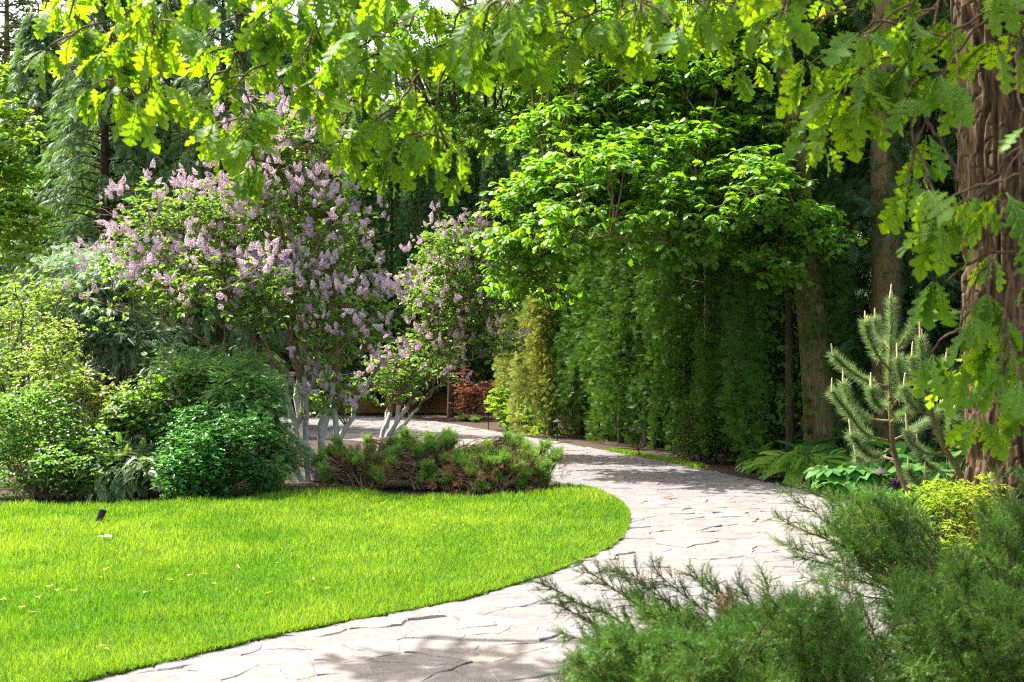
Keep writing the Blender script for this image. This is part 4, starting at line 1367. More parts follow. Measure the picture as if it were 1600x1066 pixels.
fronds('juniper_shrub', 'silvery grey green conifer shrub left of the lilac crown', 165, 17.2,
       [E(150, 480, 17.2, .6, .6, .5), E(200, 540, 17.0, .6, .6, .5), E(120, 430, 17.5, .4, .5, .2), E(190, 430, 17.5, .4, .5, .3)], 95, 60, .19, M['silver'], 111, rad=.3)
fronds('fern_shrub', 'low pale feathery shrub between the white flowered shrub and the glossy dark shrub', 200, 14.9,
       [E(195, 735, 14.8, .40, .4, .25), E(235, 725, 14.7, .3, .35, .2), E(160, 715, 15.0, .25, .3, .3)], 45, 46, .19, M['fern_pale'], 112, rad=.22, droop=.3)
fronds('cypress_shrub', 'dark feathery cypress shrub in front of the whitewashed lilac stems', 425, 15.4,
       [E(395, 645, 15.5, .36, .45, .40), E(425, 715, 15.3, .24, .4, .36), E(380, 610, 15.6, .3, .4, .3), E(425, 740, 15.2, .24, .4, .2)], 80, 60, .15, M['cypress'], 113, rad=.24, droop=.15)
fronds('cypress_shrub', 'pale tipped cypress shrub behind the glossy dark shrub under the lilac', 340, 15.9,
       [E(340, 610, 15.9, .5, .5, .35), E(290, 590, 16.0, .4, .5, .35), E(380, 590, 16.0, .4, .4, .3)], 60, 60, .15, M['cypress'], 114, rad=.26, droop=.15)
fronds('cypress_shrub', 'blurred brownish green conifer over the far bend of the path', 665, 36.5,
       [E(655, 585, 36.5, .8, .6, .5), E(700, 565, 36.8, .8, .6, .7), E(610, 595, 36.5, .6, .6, .4)], 60, 30, .34, M['spruce'], 115, rad=.4, droop=.3)


# low junipers between lawn and path
def plumes(mb, P, D, L, per, rng, T=JTWIG, size=.085, spread=.62, rnd=None, mat=0):
    """foxtail shoots: twigs all along an axis"""
    n = len(P)
    s = rng.random((n, per)) ** .8
    base = P[:, None] + D[:, None] * (s * L[:, None])[..., None]
    nd = unit(D[:, None] * 1.0 + rng.normal(0, spread, (n, per, 3)) + np.array([0, 0, .12]))
    sz = size * (1.15 - .6 * s) * rng.uniform(.8, 1.2, (n, per))
    r = rng.random(n) if rnd is None else rnd
    rr = np.clip(r[:, None] * .6 + rng.random((n, per)) * .4, 0, 1)
    nd = nd.reshape(-1, 3)
    mb.scatter(T, base.reshape(-1, 3), frames(nd, rng.normal(0, 1, nd.shape)), sz.ravel(), rr.ravel(), mat)


def low_juniper(label, px, d, ells, n, nd, seed, group=None):
    rng = np.random.default_rng(seed)
    b = W(px, 560, d); b[2] = 0
    t = thing('low_juniper', label, 'juniper', b, group)
    Ct, Ot = clump_centres(ells, max(6, n // 16), rng, (.6, 1.0), -.55)
    C = np.repeat(Ct, 20, 0); O = np.repeat(Ot, 20, 0)
    dv = unit(rdir(len(C), rng, -.3, 1) + O * .6 + np.array([0, 0, .5]))
    C = C + dv * .05
    C[:, 2] = np.maximum(C[:, 2], .06)
    D = dv
    L = rng.uniform(.08, .17, len(C))
    mb = MB(); plumes(mb, C - D * .05, D, L, 30, rng, size=.055, spread=.7, rnd=np.repeat(rng.random(len(Ct)), 20))
    wood = MB()
    for c in C:
        mid_ = np.mean([np.asarray(e_[0]) for e_ in ells], 0) * np.array([1, 1, 0])
        wood.tube(curve(mid_ + np.array([np.clip(rng.normal(0, .12), -.2, .2), rng.normal(0, .12), .02]), c, 6, rng, sag=.1, wob=.05), np.linspace(.012, .003, 6), 4, cap=False)
    # dead brown lower shoots
    C2, O2 = clump_centres([(np.asarray(c) * np.array([1, 1, .75]) + np.array([0, -.05, 0]), np.asarray(r) * np.array([1, 1, .8])) for c, r in ells], nd, rng, (.75, 1.02), -.6)
    C2[:, 2] = np.clip(C2[:, 2], .04, .5)
    D2 = unit(O2 + np.array([0, -.2, .5]) + rng.normal(0, .3, (len(C2), 3)))
    dm = MB(); plumes(dm, C2, D2, rng.uniform(.1, .22, len(C2)), 22, rng, size=.07)
    wood.build('stems', M['lilac_bark'], t); mb.build('foliage', M['juniper_bed'], t)
    o = dm.build('dead_shoots', M['dead'], t); o['label'] = 'rusty brown dead shoots'
    return t


low_juniper('low spreading juniper with rusty dead patch at the left end of the bed', 560, 15.8, [E(545, 735, 15.6, .40, .5, .34), E(590, 725, 15.8, .40, .5, .32)], 560, 100, 121)
low_juniper('low spreading juniper in the middle of the bed between lawn and path', 670, 15.7, [E(650, 735, 15.6, .45, .6, .30), E(705, 720, 15.9, .42, .6, .34)], 640, 60, 122)
low_juniper('low spreading juniper with brown twiggy base right of the middle of the bed', 765, 15.4, [E(745, 745, 15.2, .36, .5, .28), E(790, 735, 15.4, .38, .55, .32)], 600, 100, 123)
low_juniper('bright green low juniper at the right tip of the bed beside the path', 845, 15.6, [E(840, 735, 15.7, .34, .45, .26), E(820, 760, 15.2, .25, .35, .2)], 440, 20, 124)
low_juniper('green low juniper at the back of the bed by the upright stones', 735, 17.2, [E(700, 705, 17.4, .55, .5, .25), E(770, 712, 17.0, .5, .5, .25), E(600, 705, 17.2, .5, .5, .25)], 600, 20, 125)
low_juniper('small low juniper beyond the path at the far bend', 735, 33.0, [E(715, 662, 33.2, .45, .5, .28), E(750, 668, 32.4, .5, .5, .25)], 130, 4, 126)


# foreground junipers
def feather_branch(mb, wood, cv, rng, twig=.055, nsec=26, l2=.22, start=.25, wr=.007, T=JTWIG, rnd=None):
    """one arching juniper branch with side branchlets and scale twigs"""
    n = len(cv)
    u = np.linspace(0, 1, n)
    wood.tube(cv, np.linspace(wr, .0018, n), 5)
    tan = unit(np.gradient(cv, axis=0))
    r0 = rng.random() if rnd is None else rnd
    Ps, Ds, Ss = [], [], []
    for i in range(nsec):
        s = start + (1 - start) * (i + rng.random()) / nsec
        p = np.array([np.interp(s, u, cv[:, j]) for j in range(3)])
        tg = unit(np.array([np.interp(s, u, tan[:, j]) for j in range(3)]))
        side = unit(np.cross(tg, rdir(1, rng)[0]))
        d = unit(tg * .85 + side * rng.uniform(.4, .8) + np.array([0, 0, .12]))
        ln = l2 * (1.08 - .8 * s) * rng.uniform(.6, 1.15)
        m = 7
        c2 = p + d * np.linspace(0, ln, m)[:, None]
        c2[:, 2] -= .12 * ln * np.linspace(0, 1, m) ** 2
        wood.tube(c2, np.linspace(.0022, .0008, m), 3, cap=False)
        k = max(5, int(ln / .011))
        q = rng.random(k)
        base = p + d * (q * ln)[:, None]; base[:, 2] -= .12 * ln * q ** 2
        dd = unit(d + rng.normal(0, .48, (k, 3)))
        Ps.append(base); Ds.append(dd); Ss.append(twig * (1.1 - .45 * q) * rng.uniform(.7, 1.2, k))
    # leader tip
    k = 14
    q = rng.uniform(.75, 1.0, k)
    base = np.stack([np.interp(q, u, cv[:, j]) for j in range(3)], 1)
    Ps.append(base); Ds.append(unit(tan[-1] + rng.normal(0, .4, (k, 3)))); Ss.append(np.full(k, twig * .8))
    P, D, S = np.vstack(Ps), np.vstack(Ds), np.concatenate(Ss)
    mb.scatter(T, P, frames(D, rng.normal(0, 1, D.shape)), S, np.clip(r0 * .5 + rng.random(len(P)) * .5, 0, 1))


def bezier(a, m, b, n=14):
    t = np.linspace(0, 1, n)[:, None]
    return (1 - t) ** 2 * a + 2 * t * (1 - t) * m + t * t * b


def fore_juniper(label, base, tips, fill, seed, dead=()):
    """tips: explicit branch tips in photo pixels and distance; fill: boxes of tips"""
    rng = np.random.default_rng(seed)
    base = np.asarray(base, float)
    t = thing('juniper_shrub', label, 'juniper', base)
    mb, wood, dm = MB(), MB(), MB()
    for px, py, d, back in tips:
        tip = W(px, py, d)
        a = base + np.array([rng.normal(0, .12), rng.normal(0, .12), .05])
        mid = a * .45 + tip * .55 + np.array([0, 0, back * np.linalg.norm(tip - a)])
        cv = bezier(a, mid, tip) + np.vstack([np.zeros((1, 3)), rng.normal(0, .008, (13, 3))])
        ln = np.linalg.norm(tip - a)
        feather_branch(mb, wood, cv, rng, nsec=int(18 + 16 * ln), start=.35, wr=.008, l2=.24)
    for (x0, x1, y0, y1, d0, d1, n, L) in fill:
        for _ in range(n):
            tip = W(rng.uniform(x0, x1), rng.uniform(y0, y1), rng.uniform(d0, d1))
            tip[2] = max(tip[2], .12)
            dr = unit(tip - base + rng.normal(0, .25, 3) + np.array([0, 0, .15]))
            a = tip - dr * L * rng.uniform(.7, 1.2)
            a[2] = max(a[2], .03)
            mid = (a + tip) / 2 + np.array([0, 0, .12 * L])
            feather_branch(mb, wood, bezier(a, mid, tip, 9), rng, nsec=15, start=.1, wr=.0035, l2=.15)
            wood.tube(curve(base + np.array([0, 0, .04]), a, 5, rng, wob=.02), np.linspace(.009, .004, 5), 4, cap=False)
    for px, py, d in dead:
        tip = W(px, py, d); a = tip + np.array([rng.normal(0, .02), .03, -.2])
        feather_branch(dm, wood, bezier(a, (a + tip) / 2, tip, 8), rng, nsec=13, start=.1, wr=.003, l2=.09, twig=.04)
    wood.build('branches', M['twig'], t)
    mb.build('foliage', M['juniper'], t)
    if dm.n:
        o = dm.build('dead_shoots', M['dead'], t); o['label'] = 'dry brown shoots'
    return t


fore_juniper('feathery spreading juniper in the foreground reaching left over the path', (1.15, 4.25, 0),
             [(842, 912, 4.3, .12), (862, 950, 4.2, .12), (880, 990, 4.1, .08), (905, 890, 4.5, .1), (955, 885, 4.6, .08), (985, 900, 4.5, .1), (1025, 893, 4.5, .1), (1075, 895, 4.6, .1), (1108, 908, 4.5, .1), (1160, 915, 4.6, .1), (1192, 900, 4.7, .1), (1240, 930, 4.7, .1), (900, 1050, 3.7, .1), (870, 1060, 3.8, .1), (930, 1000, 4.0, .1), (990, 940, 4.3, .1), (1290, 900, 4.9, .1), (1320, 870, 5.0, .1)],
             [(930, 1250, 990, 1100, 3.2, 4.2, 80, .28), (1000, 1320, 950, 1040, 3.8, 4.6, 60, .28), (900, 1100, 1030, 1110, 3.1, 3.8, 26, .26), (1200, 1420, 940, 1090, 3.3, 4.8, 46, .28)], 131,
             dead=[(1135, 935, 4.4), (1145, 960, 4.4), (1125, 950, 4.35), (1250, 1000, 4.2), (1140, 925, 4.5)])
fore_juniper('dark juniper leaning left over the path edge in front of the hosta bed', (2.55, 6.6, 0),
             [(1205, 812, 5.9, .10), (1215, 850, 5.8, .08), (1240, 870, 5.8, .08), (1228, 770, 6.4, .06), (1250, 755, 6.5, .04), (1290, 790, 6.4, .05), (1320, 800, 6.2, .05), (1270, 830, 6.0, .06), (1330, 780, 6.5, .05), (1360, 760, 6.7, .05), (1255, 905, 5.7, .05), (1310, 850, 6, .05)],
             [(1290, 1430, 775, 850, 6.0, 6.8, 44, .28), (1350, 1420, 850, 890, 5.9, 6.3, 8, .24)], 132)
fore_juniper('large blurred juniper filling the lower right corner before the oak', (1.95, 4.3, 0),
             [(1560, 745, 4.9, .02), (1590, 775, 4.8, .02), (1530, 820, 4.8, .04), (1605, 740, 4.7, .02), (1450, 890, 4.6, .06), (1500, 860, 4.7, .05), (1420, 905, 4.6, .08), (1570, 800, 4.5, .03)],
             [(1480, 1640, 850, 960, 4.0, 5.0, 56, .28), (1400, 1640, 930, 1100, 3.3, 4.4, 90, .28), (1530, 1640, 780, 870, 4.2, 4.9, 26, .26), (1380, 1500, 900, 980, 4.2, 4.8, 30, .26)], 133)


# ------------------------------------------------------------------ young pine
def young_pine(label, base, stem, branches, seed, nscale=1.0):
    rng = np.random.default_rng(seed)
    base = np.asarray(base, float)
    t = thing('young_pine', label, 'pine', base)
    wood, mb, cds = MB(), MB(), []
    stem = np.asarray(stem, float)
    wood.tube(stem, np.linspace(.036, .010, len(stem)), 8)
    NT = (np.array([(0, -.5, 0), (0, .5, 0), (1, 0, 0)]), None, np.array([(0, 1, 2)]))

    def clothe(cv, u0, dens):
        n = int(dens)
        s = np.sort(rng.uniform(u0, 1.0, n)); u = np.linspace(0, 1, len(cv))
        p = np.stack([np.interp(s, u, cv[:, j]) for j in range(3)], 1)
        tan = unit(np.gradient(cv, axis=0)); tg = unit(np.stack([np.interp(s, u, tan[:, j]) for j in range(3)], 1))
        sd = unit(np.cross(tg, rdir(n, rng)))
        d = unit(tg * rng.uniform(.3, 1.3, n)[:, None] + sd + rng.normal(0, .2, (n, 3)))
        L = .095 * rng.uniform(.7, 1.15, n) * nscale
        mb.scatter(NT, p, frames(d, rng.normal(0, 1, (n, 3))), np.stack([L, np.full(n, .0042), L], 1), rng.random(n))

    def candles(tip, d, n):
        for k in range(n):
            dd = unit(d * .3 + np.array([0, 0, 1.0]) + rng.normal(0, .10, 3))
            L = (.15 if k == 0 else .09) * rng.uniform(.7, 1.1)
            b = tip + (rng.normal(0, .012, 3) if k else 0)
            cd = MB(); cds.append(cd)
            cd.tube(np.stack([b + dd * x for x in np.linspace(0, L, 6)]), [.008, .010, .0095, .008, .0075, .004], 6)
    L0 = np.linalg.norm(np.diff(stem, axis=0), axis=1).sum()
    clothe(stem[len(stem) // 2:], 0.0, 1900)
    candles(stem[-1], np.array([0, 0, 1.0]), 4)
    for pts in branches:
        pts = np.asarray(pts, float)
        u = np.linspace(0, 1, 14); s = np.linspace(0, 1, len(pts))
        cv = np.stack([np.interp(u, s, pts[:, j]) for j in range(3)], 1)
        for _ in range(3): cv[1:-1] = (cv[:-2] + 2 * cv[1:-1] + cv[2:]) / 4
        wood.tube(cv, np.linspace(.014, .006, 14), 6)
        ln = np.linalg.norm(np.diff(cv, axis=0), axis=1).sum()
        clothe(cv, .2, 2000 * ln)
        candles(cv[-1], unit(cv[-1] - cv[-3]), 1 + rng.integers(0, 2))
    wood.build('trunk', M['bark_mid'], t); mb.build('needles', M['pine'], t); [cd.build('candle', M['candle'], t) for cd in cds]
    return t


D1 = 11.6
q = lambda px, py, dd=0.0: W(px, py, D1 + dd)
pb = q(1425, 790); pb[2] = 0
young_pine('young pine with upright pale candles and bare curved lower stem beside the oak', pb,
           [pb, q(1425, 780), q(1408, 745), q(1395, 700), q(1391, 640), q(1390, 580), q(1392, 520), q(1392, 470)],
           [[q(1390, 690), q(1350, 680, -.1), q(1322, 640, -.15), q(1300, 612, -.2)],
            [q(1391, 658), q(1350, 655, .1), q(1325, 630, .15), q(1318, 600, .2)],
            [q(1391, 605), q(1355, 597, -.1), q(1322, 575, -.2), q(1302, 555, -.25)],
            [q(1392, 580), q(1368, 552, -.3), q(1356, 520, -.35), q(1353, 505, -.35)],
            [q(1392, 560), q(1410, 535, -.1), q(1424, 515, -.15), q(1428, 505, -.15)],
            [q(1392, 640), q(1412, 612, -.3), q(1408, 590, -.4), q(1402, 560, -.4)],
            [q(1392, 690), q(1425, 675, .15), q(1447, 660, .2), q(1470, 640, .25)],
            [q(1394, 700), q(1365, 718, -.3), q(1345, 700, -.35), q(1330, 680, -.4)],
            [q(1391, 620), q(1378, 640, -.4), q(1365, 625, -.5), q(1362, 608, -.5)],
            [q(1392, 545), q(1378, 530, .25), q(1370, 512, .3), q(1367, 500, .3)],
            [q(1392, 660), q(1405, 650, -.35), q(1418, 650, -.45), q(1425, 635, -.5)],
            [q(1400, 720), q(1375, 712, .2), q(1350, 716, .25), q(1338, 716, .25)]], 141)
D1 = 11.0
pb = q(1545, 830); pb[2] = 0
young_pine('second young pine half hidden by oak leaves between the first pine and the oak', pb,
           [pb, q(1530, 790), q(1500, 740), q(1470, 690), q(1448, 620), q(1442, 570), q(1438, 530)],
           [[q(1500, 735), q(1470, 765), q(1430, 755), q(1420, 735)], [q(1490, 720), q(1520, 690), q(1510, 660), q(1512, 640)], [q(1480, 705), q(1450, 712), q(1420, 690), q(1418, 675)],
            [q(1470, 690), q(1490, 650), q(1500, 625), q(1502, 610)], [q(1450, 630), q(1465, 600), q(1475, 580), q(1478, 565)], [q(1455, 650), q(1430, 640), q(1416, 620), q(1412, 605)], [q(1510, 750), q(1480, 780), q(1450, 770), q(1445, 750)],
            [q(1520, 770), q(1535, 740), q(1525, 700), q(1528, 690)], [q(1475, 700), q(1495, 690, -.2), q(1485, 670, -.3), q(1488, 655, -.3)], [q(1445, 600), q(1430, 590), q(1424, 570), q(1425, 560)], [q(1500, 740), q(1460, 735, .2), q(1440, 720, .2), q(1436, 705, .2)]], 142)


# ------------------------------------------------------------------ shade plants at the right edge of the path
def palmate_leaf_template():
    """big leaf made of 5 to 6 broad leaflets"""
    v, qd = [], []
    for a in np.linspace(-1.5, 1.5, 6):
        L = 1.0 - .12 * abs(a)
        c, s = math.cos(a), math.sin(a)
        k = len(v)
        for t, w, z in ((0, .02, 0), (.35, .13, .05), (.75, .22, .0), (1, .05, -.1)):
            for sg in (1, 0, -1):
                x, y = t * L, sg * w
                v.append((x * c - y * s, x * s + y * c, z + abs(sg) * .05 - .18 * t * t))
        for i in range(3):
            b = k + i * 3
            qd += [(b, b + 1, b + 4, b + 3), (b + 1, b + 2, b + 5, b + 4)]
    return np.array(v), np.array(qd), None


PALM = palmate_leaf_template()
BROAD = T_lobed([(0, .02), (.15, .16), (.35, .30), (.55, .32), (.75, .24), (.9, .12), (1, .01)], droop=.35, fold=.5)


def rosette(name, label, px, py, d, n, R, H, T, L, mat, seed, group=None, cat='plant', leafdir=.3, stemmed=True):
    rng = np.random.default_rng(seed)
    b = W(px, py, d); b[2] = 0
    t = thing(name, label, cat, b, group)
    a = rng.uniform(0, 6.28, n); rr = np.sqrt(rng.random(n)) * R
    z = H * (1 - .55 * (rr / R) ** 2) * rng.uniform(.55, 1.0, n)
    P = np.stack([b[0] + rr * np.cos(a), b[1] + rr * np.sin(a), z], 1)
    D = unit(np.stack([np.cos(a), np.sin(a), rng.uniform(-.3, .4, n)], 1) + rng.normal(0, .3, (n, 3)))
    st, mb = MB(), MB()
    for p in P: st.tube(curve(b + np.array([rng.normal(0, .05), rng.normal(0, .05), 0]), p, 5, rng, sag=.12), np.linspace(.007, .003, 5), 4, cap=False)
    mb.scatter(T, P, frames(D, np.array([0, -.15, 1.0]) + rng.normal(0, .25, (n, 3))), L * rng.uniform(.65, 1.15, n), rng.random(n))
    st.build('stems', M['white_bush'], t); mb.build('leaves', mat, t)
    return t


FERN = T_fan(13, 1.45, .5, .035, .26)
rosette('fern', 'bright fern mound at the path edge in front of the hedge', 1222, 735, 18.0, 90, .38, .36, FERN, .36, M['white_bush'], 151)
rosette('fern', 'light green fern arching over the path edge beside the slim oak trunk', 1258, 742, 16.8, 110, .42, .44, FERN, .42, M['lime_leaf'], 152)
rosette('fern', 'tall dark arching fern in front of the slim oak trunk', 1330, 735, 17.5, 70, .55, .62, FERN, .62, M['hosta'], 153)
rosette('broadleaf_perennial', 'large leaved blue green shade plant between the ferns and the garden lamp', 1320, 760, 14.8, 22, .30, .42, PALM, .30, M['hosta'], 154)
rosette('broadleaf_perennial', 'broad leaved shade plant behind the garden lamp under the pine', 1400, 745, 15.2, 34, .5, .55, BROAD, .30, M['hosta'], 155)
rosette('broadleaf_perennial', 'low broad leaved plant at the foot of the young pine', 1420, 790, 12.6, 26, .4, .34, BROAD, .22, M['hosta'], 156)
rosette('fern', 'dark fern low in the shade at the foot of the grey trunk', 1440, 720, 17.0, 60, .6, .6, FERN, .5, M['hosta'], 157)
rosette('broadleaf_perennial', 'big leaved plant in the deep shade right of the grey trunk', 1480, 740, 14.5, 40, .6, .6, BROAD, .3, M['hosta'], 158)
shrub('hedge_shrub', 'small leggy leafy shrub at the foot of the hedge between two garden lamps', 1100, 19.6, [E(1095, 690, 19.6, .42, .4, .34), E(1130, 680, 19.5, .3, .35, .35), E(1080, 660, 19.9, .3, .3, .25)], 36, 24, 5, LEAF, .05, M['thuja'], 161, rad=.26)
shrub('hedge_shrub', 'dark leafy shrub beside the second garden lamp', 1205, 18.6, [E(1200, 695, 18.9, .3, .4, .3), E(1235, 670, 19.0, .35, .4, .4)], 34, 24, 5, LEAF, .06, M['white_bush'], 162, rad=.26)
shrub('lime_shrub', 'lime green upright shrub at the far bend of the path', 800, 28.5, [E(790, 640, 28.5, .35, .4, .42), E(825, 660, 28.0, .4, .4, .35), E(812, 620, 28.4, .22, .3, .35), E(845, 680, 27.0, .4, .35, .22)], 50, 20, 5, LEAF, .10, M['lime_leaf'], 163, rad=.28, elev=(-.1, 1.0))
shrub('barberry_shrub', 'red leaved shrub before the terracotta wall at the far bend', 735, 33.8, [E(735, 600, 33.8, .48, .5, .4), E(725, 630, 33.6, .4, .4, .3), E(765, 615, 34, .3, .4, .4)], 30, 12, 5, LEAF, .09, M['red_leaf'], 164, rad=.28)
shrub('spirea_shrub', 'golden yellow leaved shrub glowing in sun at the foot of the oak', 1460, 9.2, [E(1420, 835, 9.2, .26, .3, .2), E(1485, 825, 9.2, .27, .3, .21), E(1465, 785, 9.4, .2, .3, .12), E(1420, 875, 8.9, .18, .2, .15), E(1500, 875, 9.0, .22, .2, .17), E(1530, 790, 9.6, .15, .2, .2)], 85, 20, 5, NARROW, .055, M['spirea'], 165, rad=.15)
shrub('spirea_shrub', 'smaller patch of golden leaves between the second pine and the oak', 1520, 11.3, [E(1515, 700, 11.3, .12, .2, .12), E(1535, 780, 10.6, .15, .2, .15), E(1525, 590, 11.6, .08, .2, .2)], 26, 20, 5, LEAF, .05, M['spirea'], 166, rad=.13)


def strap_clump(label, px, py, d, n, H, seed):
    rng = np.random.default_rng(seed)
    b = W(px, py, d); b[2] = 0
    mb = MB()
    for _ in range(n):
        a = rng.uniform(0, 6.28); r = abs(rng.normal(0, .16)); l = H * rng.uniform(.6, 1.1)
        p0 = b + np.array([r * math.cos(a), r * math.sin(a), 0])
        o = np.array([math.cos(a), math.sin(a), 0]); sd = np.array([-o[1], o[0], 0]) * .007
        t = np.linspace(0, 1, 6)[:, None]
        c = p0 + o * (t ** 2) * l * rng.uniform(.15, .7) + np.array([0, 0, 1.0]) * (t - .35 * t ** 2.5) * l
        w = (1 - t * .9)
        V = np.vstack([c - sd * w, c + sd * w]); i = np.arange(5)
        mb.add(V, np.stack([i, i + 1, i + 7, i + 6], 1), None, rng.random())
    o = mb.build('grass_clump', M['hosta'], None)
    tag(o, label, 'plant')


strap_clump('strappy green grass clump growing round the nearest garden lamp', 1362, 800, 13.2, 260, .42, 171)
strap_clump('smaller strappy grass clump at the foot of the young pine stem', 1400, 805, 12.6, 140, .34, 172)


def allium():
    rng = np.random.default_rng(181)
    b = W(1405, 800, 12.9); b[2] = 0
    top = W(1399, 756, 12.9)
    t = thing('allium_flower', 'purple ball shaped allium flower beside the young pine stem', 'flower', b)
    st = MB(); st.tube(curve(b, top, 6, rng, wob=.01), .005, 5); st.build('stem', M['hosta'], t)
    d = rdir(170, rng); mb = MB()
    mb.scatter(T_simple(.3, .1, .1), np.repeat(top[None], 170, 0) + d * .012, frames(d, rng.normal(0, 1, (170, 3))), .05 * rng.uniform(.8, 1.1, 170))
    mb.build('flower_head', M['allium'], t)


allium()


def bloom(label, px, py, d, n, s, mat, seed):
    rng = np.random.default_rng(seed)
    c = W(px, py, d); b = c.copy(); b[2] = 0
    t = thing('pink_flower', label, 'flower', b)
    st, mb = MB(), MB()
    st.tube(curve(b, c, 5, rng), .004, 4)
    P = c + rng.normal(0, 1, (n, 3)) * s
    for p in P: st.tube(np.stack([c - [0, 0, .1], p]), .0015, 3, cap=False)
    k = 5; a = np.tile(np.arange(k) * 6.283 / k, n)
    D = np.stack([np.cos(a), np.sin(a) * .8, .3 + .6 * np.sin(a)], 1)
    mb.scatter(T_simple(.35, .1, .1), P.repeat(k, 0), frames(D, np.array([0, -1.0, .4]) + rng.normal(0, .2, (n * k, 3))), .013, rng.random(n * k))
    st.build('stem', M['hosta'], t); mb.build('petals', mat, t)


bloom('small pale pink flowers low beside the foreground juniper', 1462, 930, 6.0, 22, .035, M['lilac_flower'], 191)
bloom('tiny white flowers showing through the juniper at the lower right', 1475, 985, 5.2, 10, .03, M['cream'], 192)


# ------------------------------------------------------------------ terracotta wall, stones, lamps, leaves
def far_wall():
    b = np.array([-2.4, 37.6, 0])
    t = thing('garden_wall', 'low terracotta orange rendered wall seen beyond the far bend of the path', 'wall', b)
    for nm, x0, x1, y0, y1, z0, z1 in (('wall_panel', -6.0, 1.2, 37.5, 37.75, -.05, .82), ('coping', -6.05, 1.25, 37.44, 37.81, 0.822, 0.88)):
        mb = MB()
        nx = 40
        xs = np.linspace(x0, x1, nx)
        V = np.array([(x, y, z) for x in xs for (y, z) in ((y0, z0), (y1, z0), (y1, z1), (y0, z1))])
        V[:, 1] += .008 * vnoise(V * 2.0, 3)
        i = np.arange(nx - 1)[:, None] * 4; j = np.arange(4)[None]; j2 = (j + 1) % 4
        q4 = np.stack([i + j, i + 4 + j, i + 4 + j2, i + j2], 2).reshape(-1, 4)
        q4 = np.vstack([q4, [[0, 1, 2, 3]], [[4 * nx - 1, 4 * nx - 2, 4 * nx - 3, 4 * nx - 4]]])
        mb.add(V, q4); mb.build(nm, M['wall'] if nm == 'wall_panel' else M['rock'], t, smooth=False)


far_wall()
G_T = 'thin dark tree stems by the terracotta wall'
for px, d, w, lab in ((704, 34.6, .10, 'dark slim tree trunk left of the red shrub in front of the terracotta wall'), (726, 35.4, .07, 'thinner dark trunk just behind the red shrub')):
    b = W(px, 560, d); b[2] = 0
    broadleaf('small_tree', lab, 'tree', b, [(np.array([b, b + (.02, 0, 1.2), b + (0, 0, 2.6), b + (.1, 0, 4.2)]), [w, w * .9, w * .8, w * .4])],
              [(b + (0, 0, 4.2), (1.1, 1.0, 1.0))], 26, 20, 5, LEAF, .11, M['far_leaf'], M['bark_dark'], rad=.45, seed=200 + px)


def rock(label, px, py, d, sx, sz, seed, lean):
    rng = np.random.default_rng(seed)
    b = W(px, py, d); b[2] = 0
    n, m = 20, 14
    th_, ph = np.meshgrid(np.linspace(0, 2 * math.pi, n, endpoint=False), np.linspace(-1.45, 1.5, m))
    u = np.stack([np.cos(th_) * np.cos(ph), np.sin(th_) * np.cos(ph), np.sin(ph)], -1).reshape(-1, 3)
    u = np.sign(u) * np.abs(u) ** .8
    V = u * (1 + .16 * vnoise(u * 2.2 + seed, seed)[:, None] + .06 * vnoise(u * 6, seed)[:, None]) * np.array([sx, sx * .45, sz])
    V[:, 0] += lean * V[:, 2]
    V = V + b + np.array([0, 0, sz * .7])
    i = np.arange(m - 1)[:, None] * n; j = np.arange(n)[None]; j2 = (j + 1) % n
    mb = MB(); mb.add(V, np.stack([i + j, i + j2, i + n + j2, i + n + j], 2).reshape(-1, 4))
    c = len(V)
    mb.add(V[(m - 1) * n:], None, np.stack([np.zeros(n - 2, int), np.arange(1, n - 1), np.arange(2, n)], 1))
    o = mb.build('edging_stone', M['rock'], None, smooth=False)
    tag(o, label, 'stone', 'upright grey edging stones behind the juniper bed')


for i, (px, sx, sz, ln, lab) in enumerate(((642, .09, .13, -.1, 'small grey edging stone nearest the lilac stems behind the juniper bed'), (661, .12, .17, .1, 'pointed grey edging stone, tallest in the row behind the juniper bed'), (680, .10, .14, .35, 'grey edging stone leaning right, third from the lilac'), (706, .11, .15, .4, 'dark grey leaning edging stone between the pointed one and the last'), (730, .12, .12, .1, 'broad low edging stone at the right end of the row'))):
    rock(lab, px, 694, 18.6 - i * .15, sx, sz, 210 + i, ln)


def lathe(mb, c, prof, n=20, axis=None, mat=0):
    """surface of revolution; prof = (radius, height)"""
    th_ = np.linspace(0, 2 * math.pi, n, endpoint=False)
    V = np.array([(r * math.cos(a), r * math.sin(a), z) for r, z in prof for a in th_])
    if axis is not None:
        ax = unit(np.asarray(axis, float)); R = frames(ax[None], np.array([[0.3, 1, 0.1]]))[0]
        V = V[:, 2:3] * R[:, 0] + V[:, 0:1] * R[:, 1] + V[:, 1:2] * R[:, 2]
    V = V + np.asarray(c)
    i = np.arange(len(prof) - 1)[:, None] * n; j = np.arange(n)[None]; j2 = (j + 1) % n
    mb.add(V, np.stack([i + j, i + j2, i + n + j2, i + n + j], 2).reshape(-1, 4), None, .5, mat)


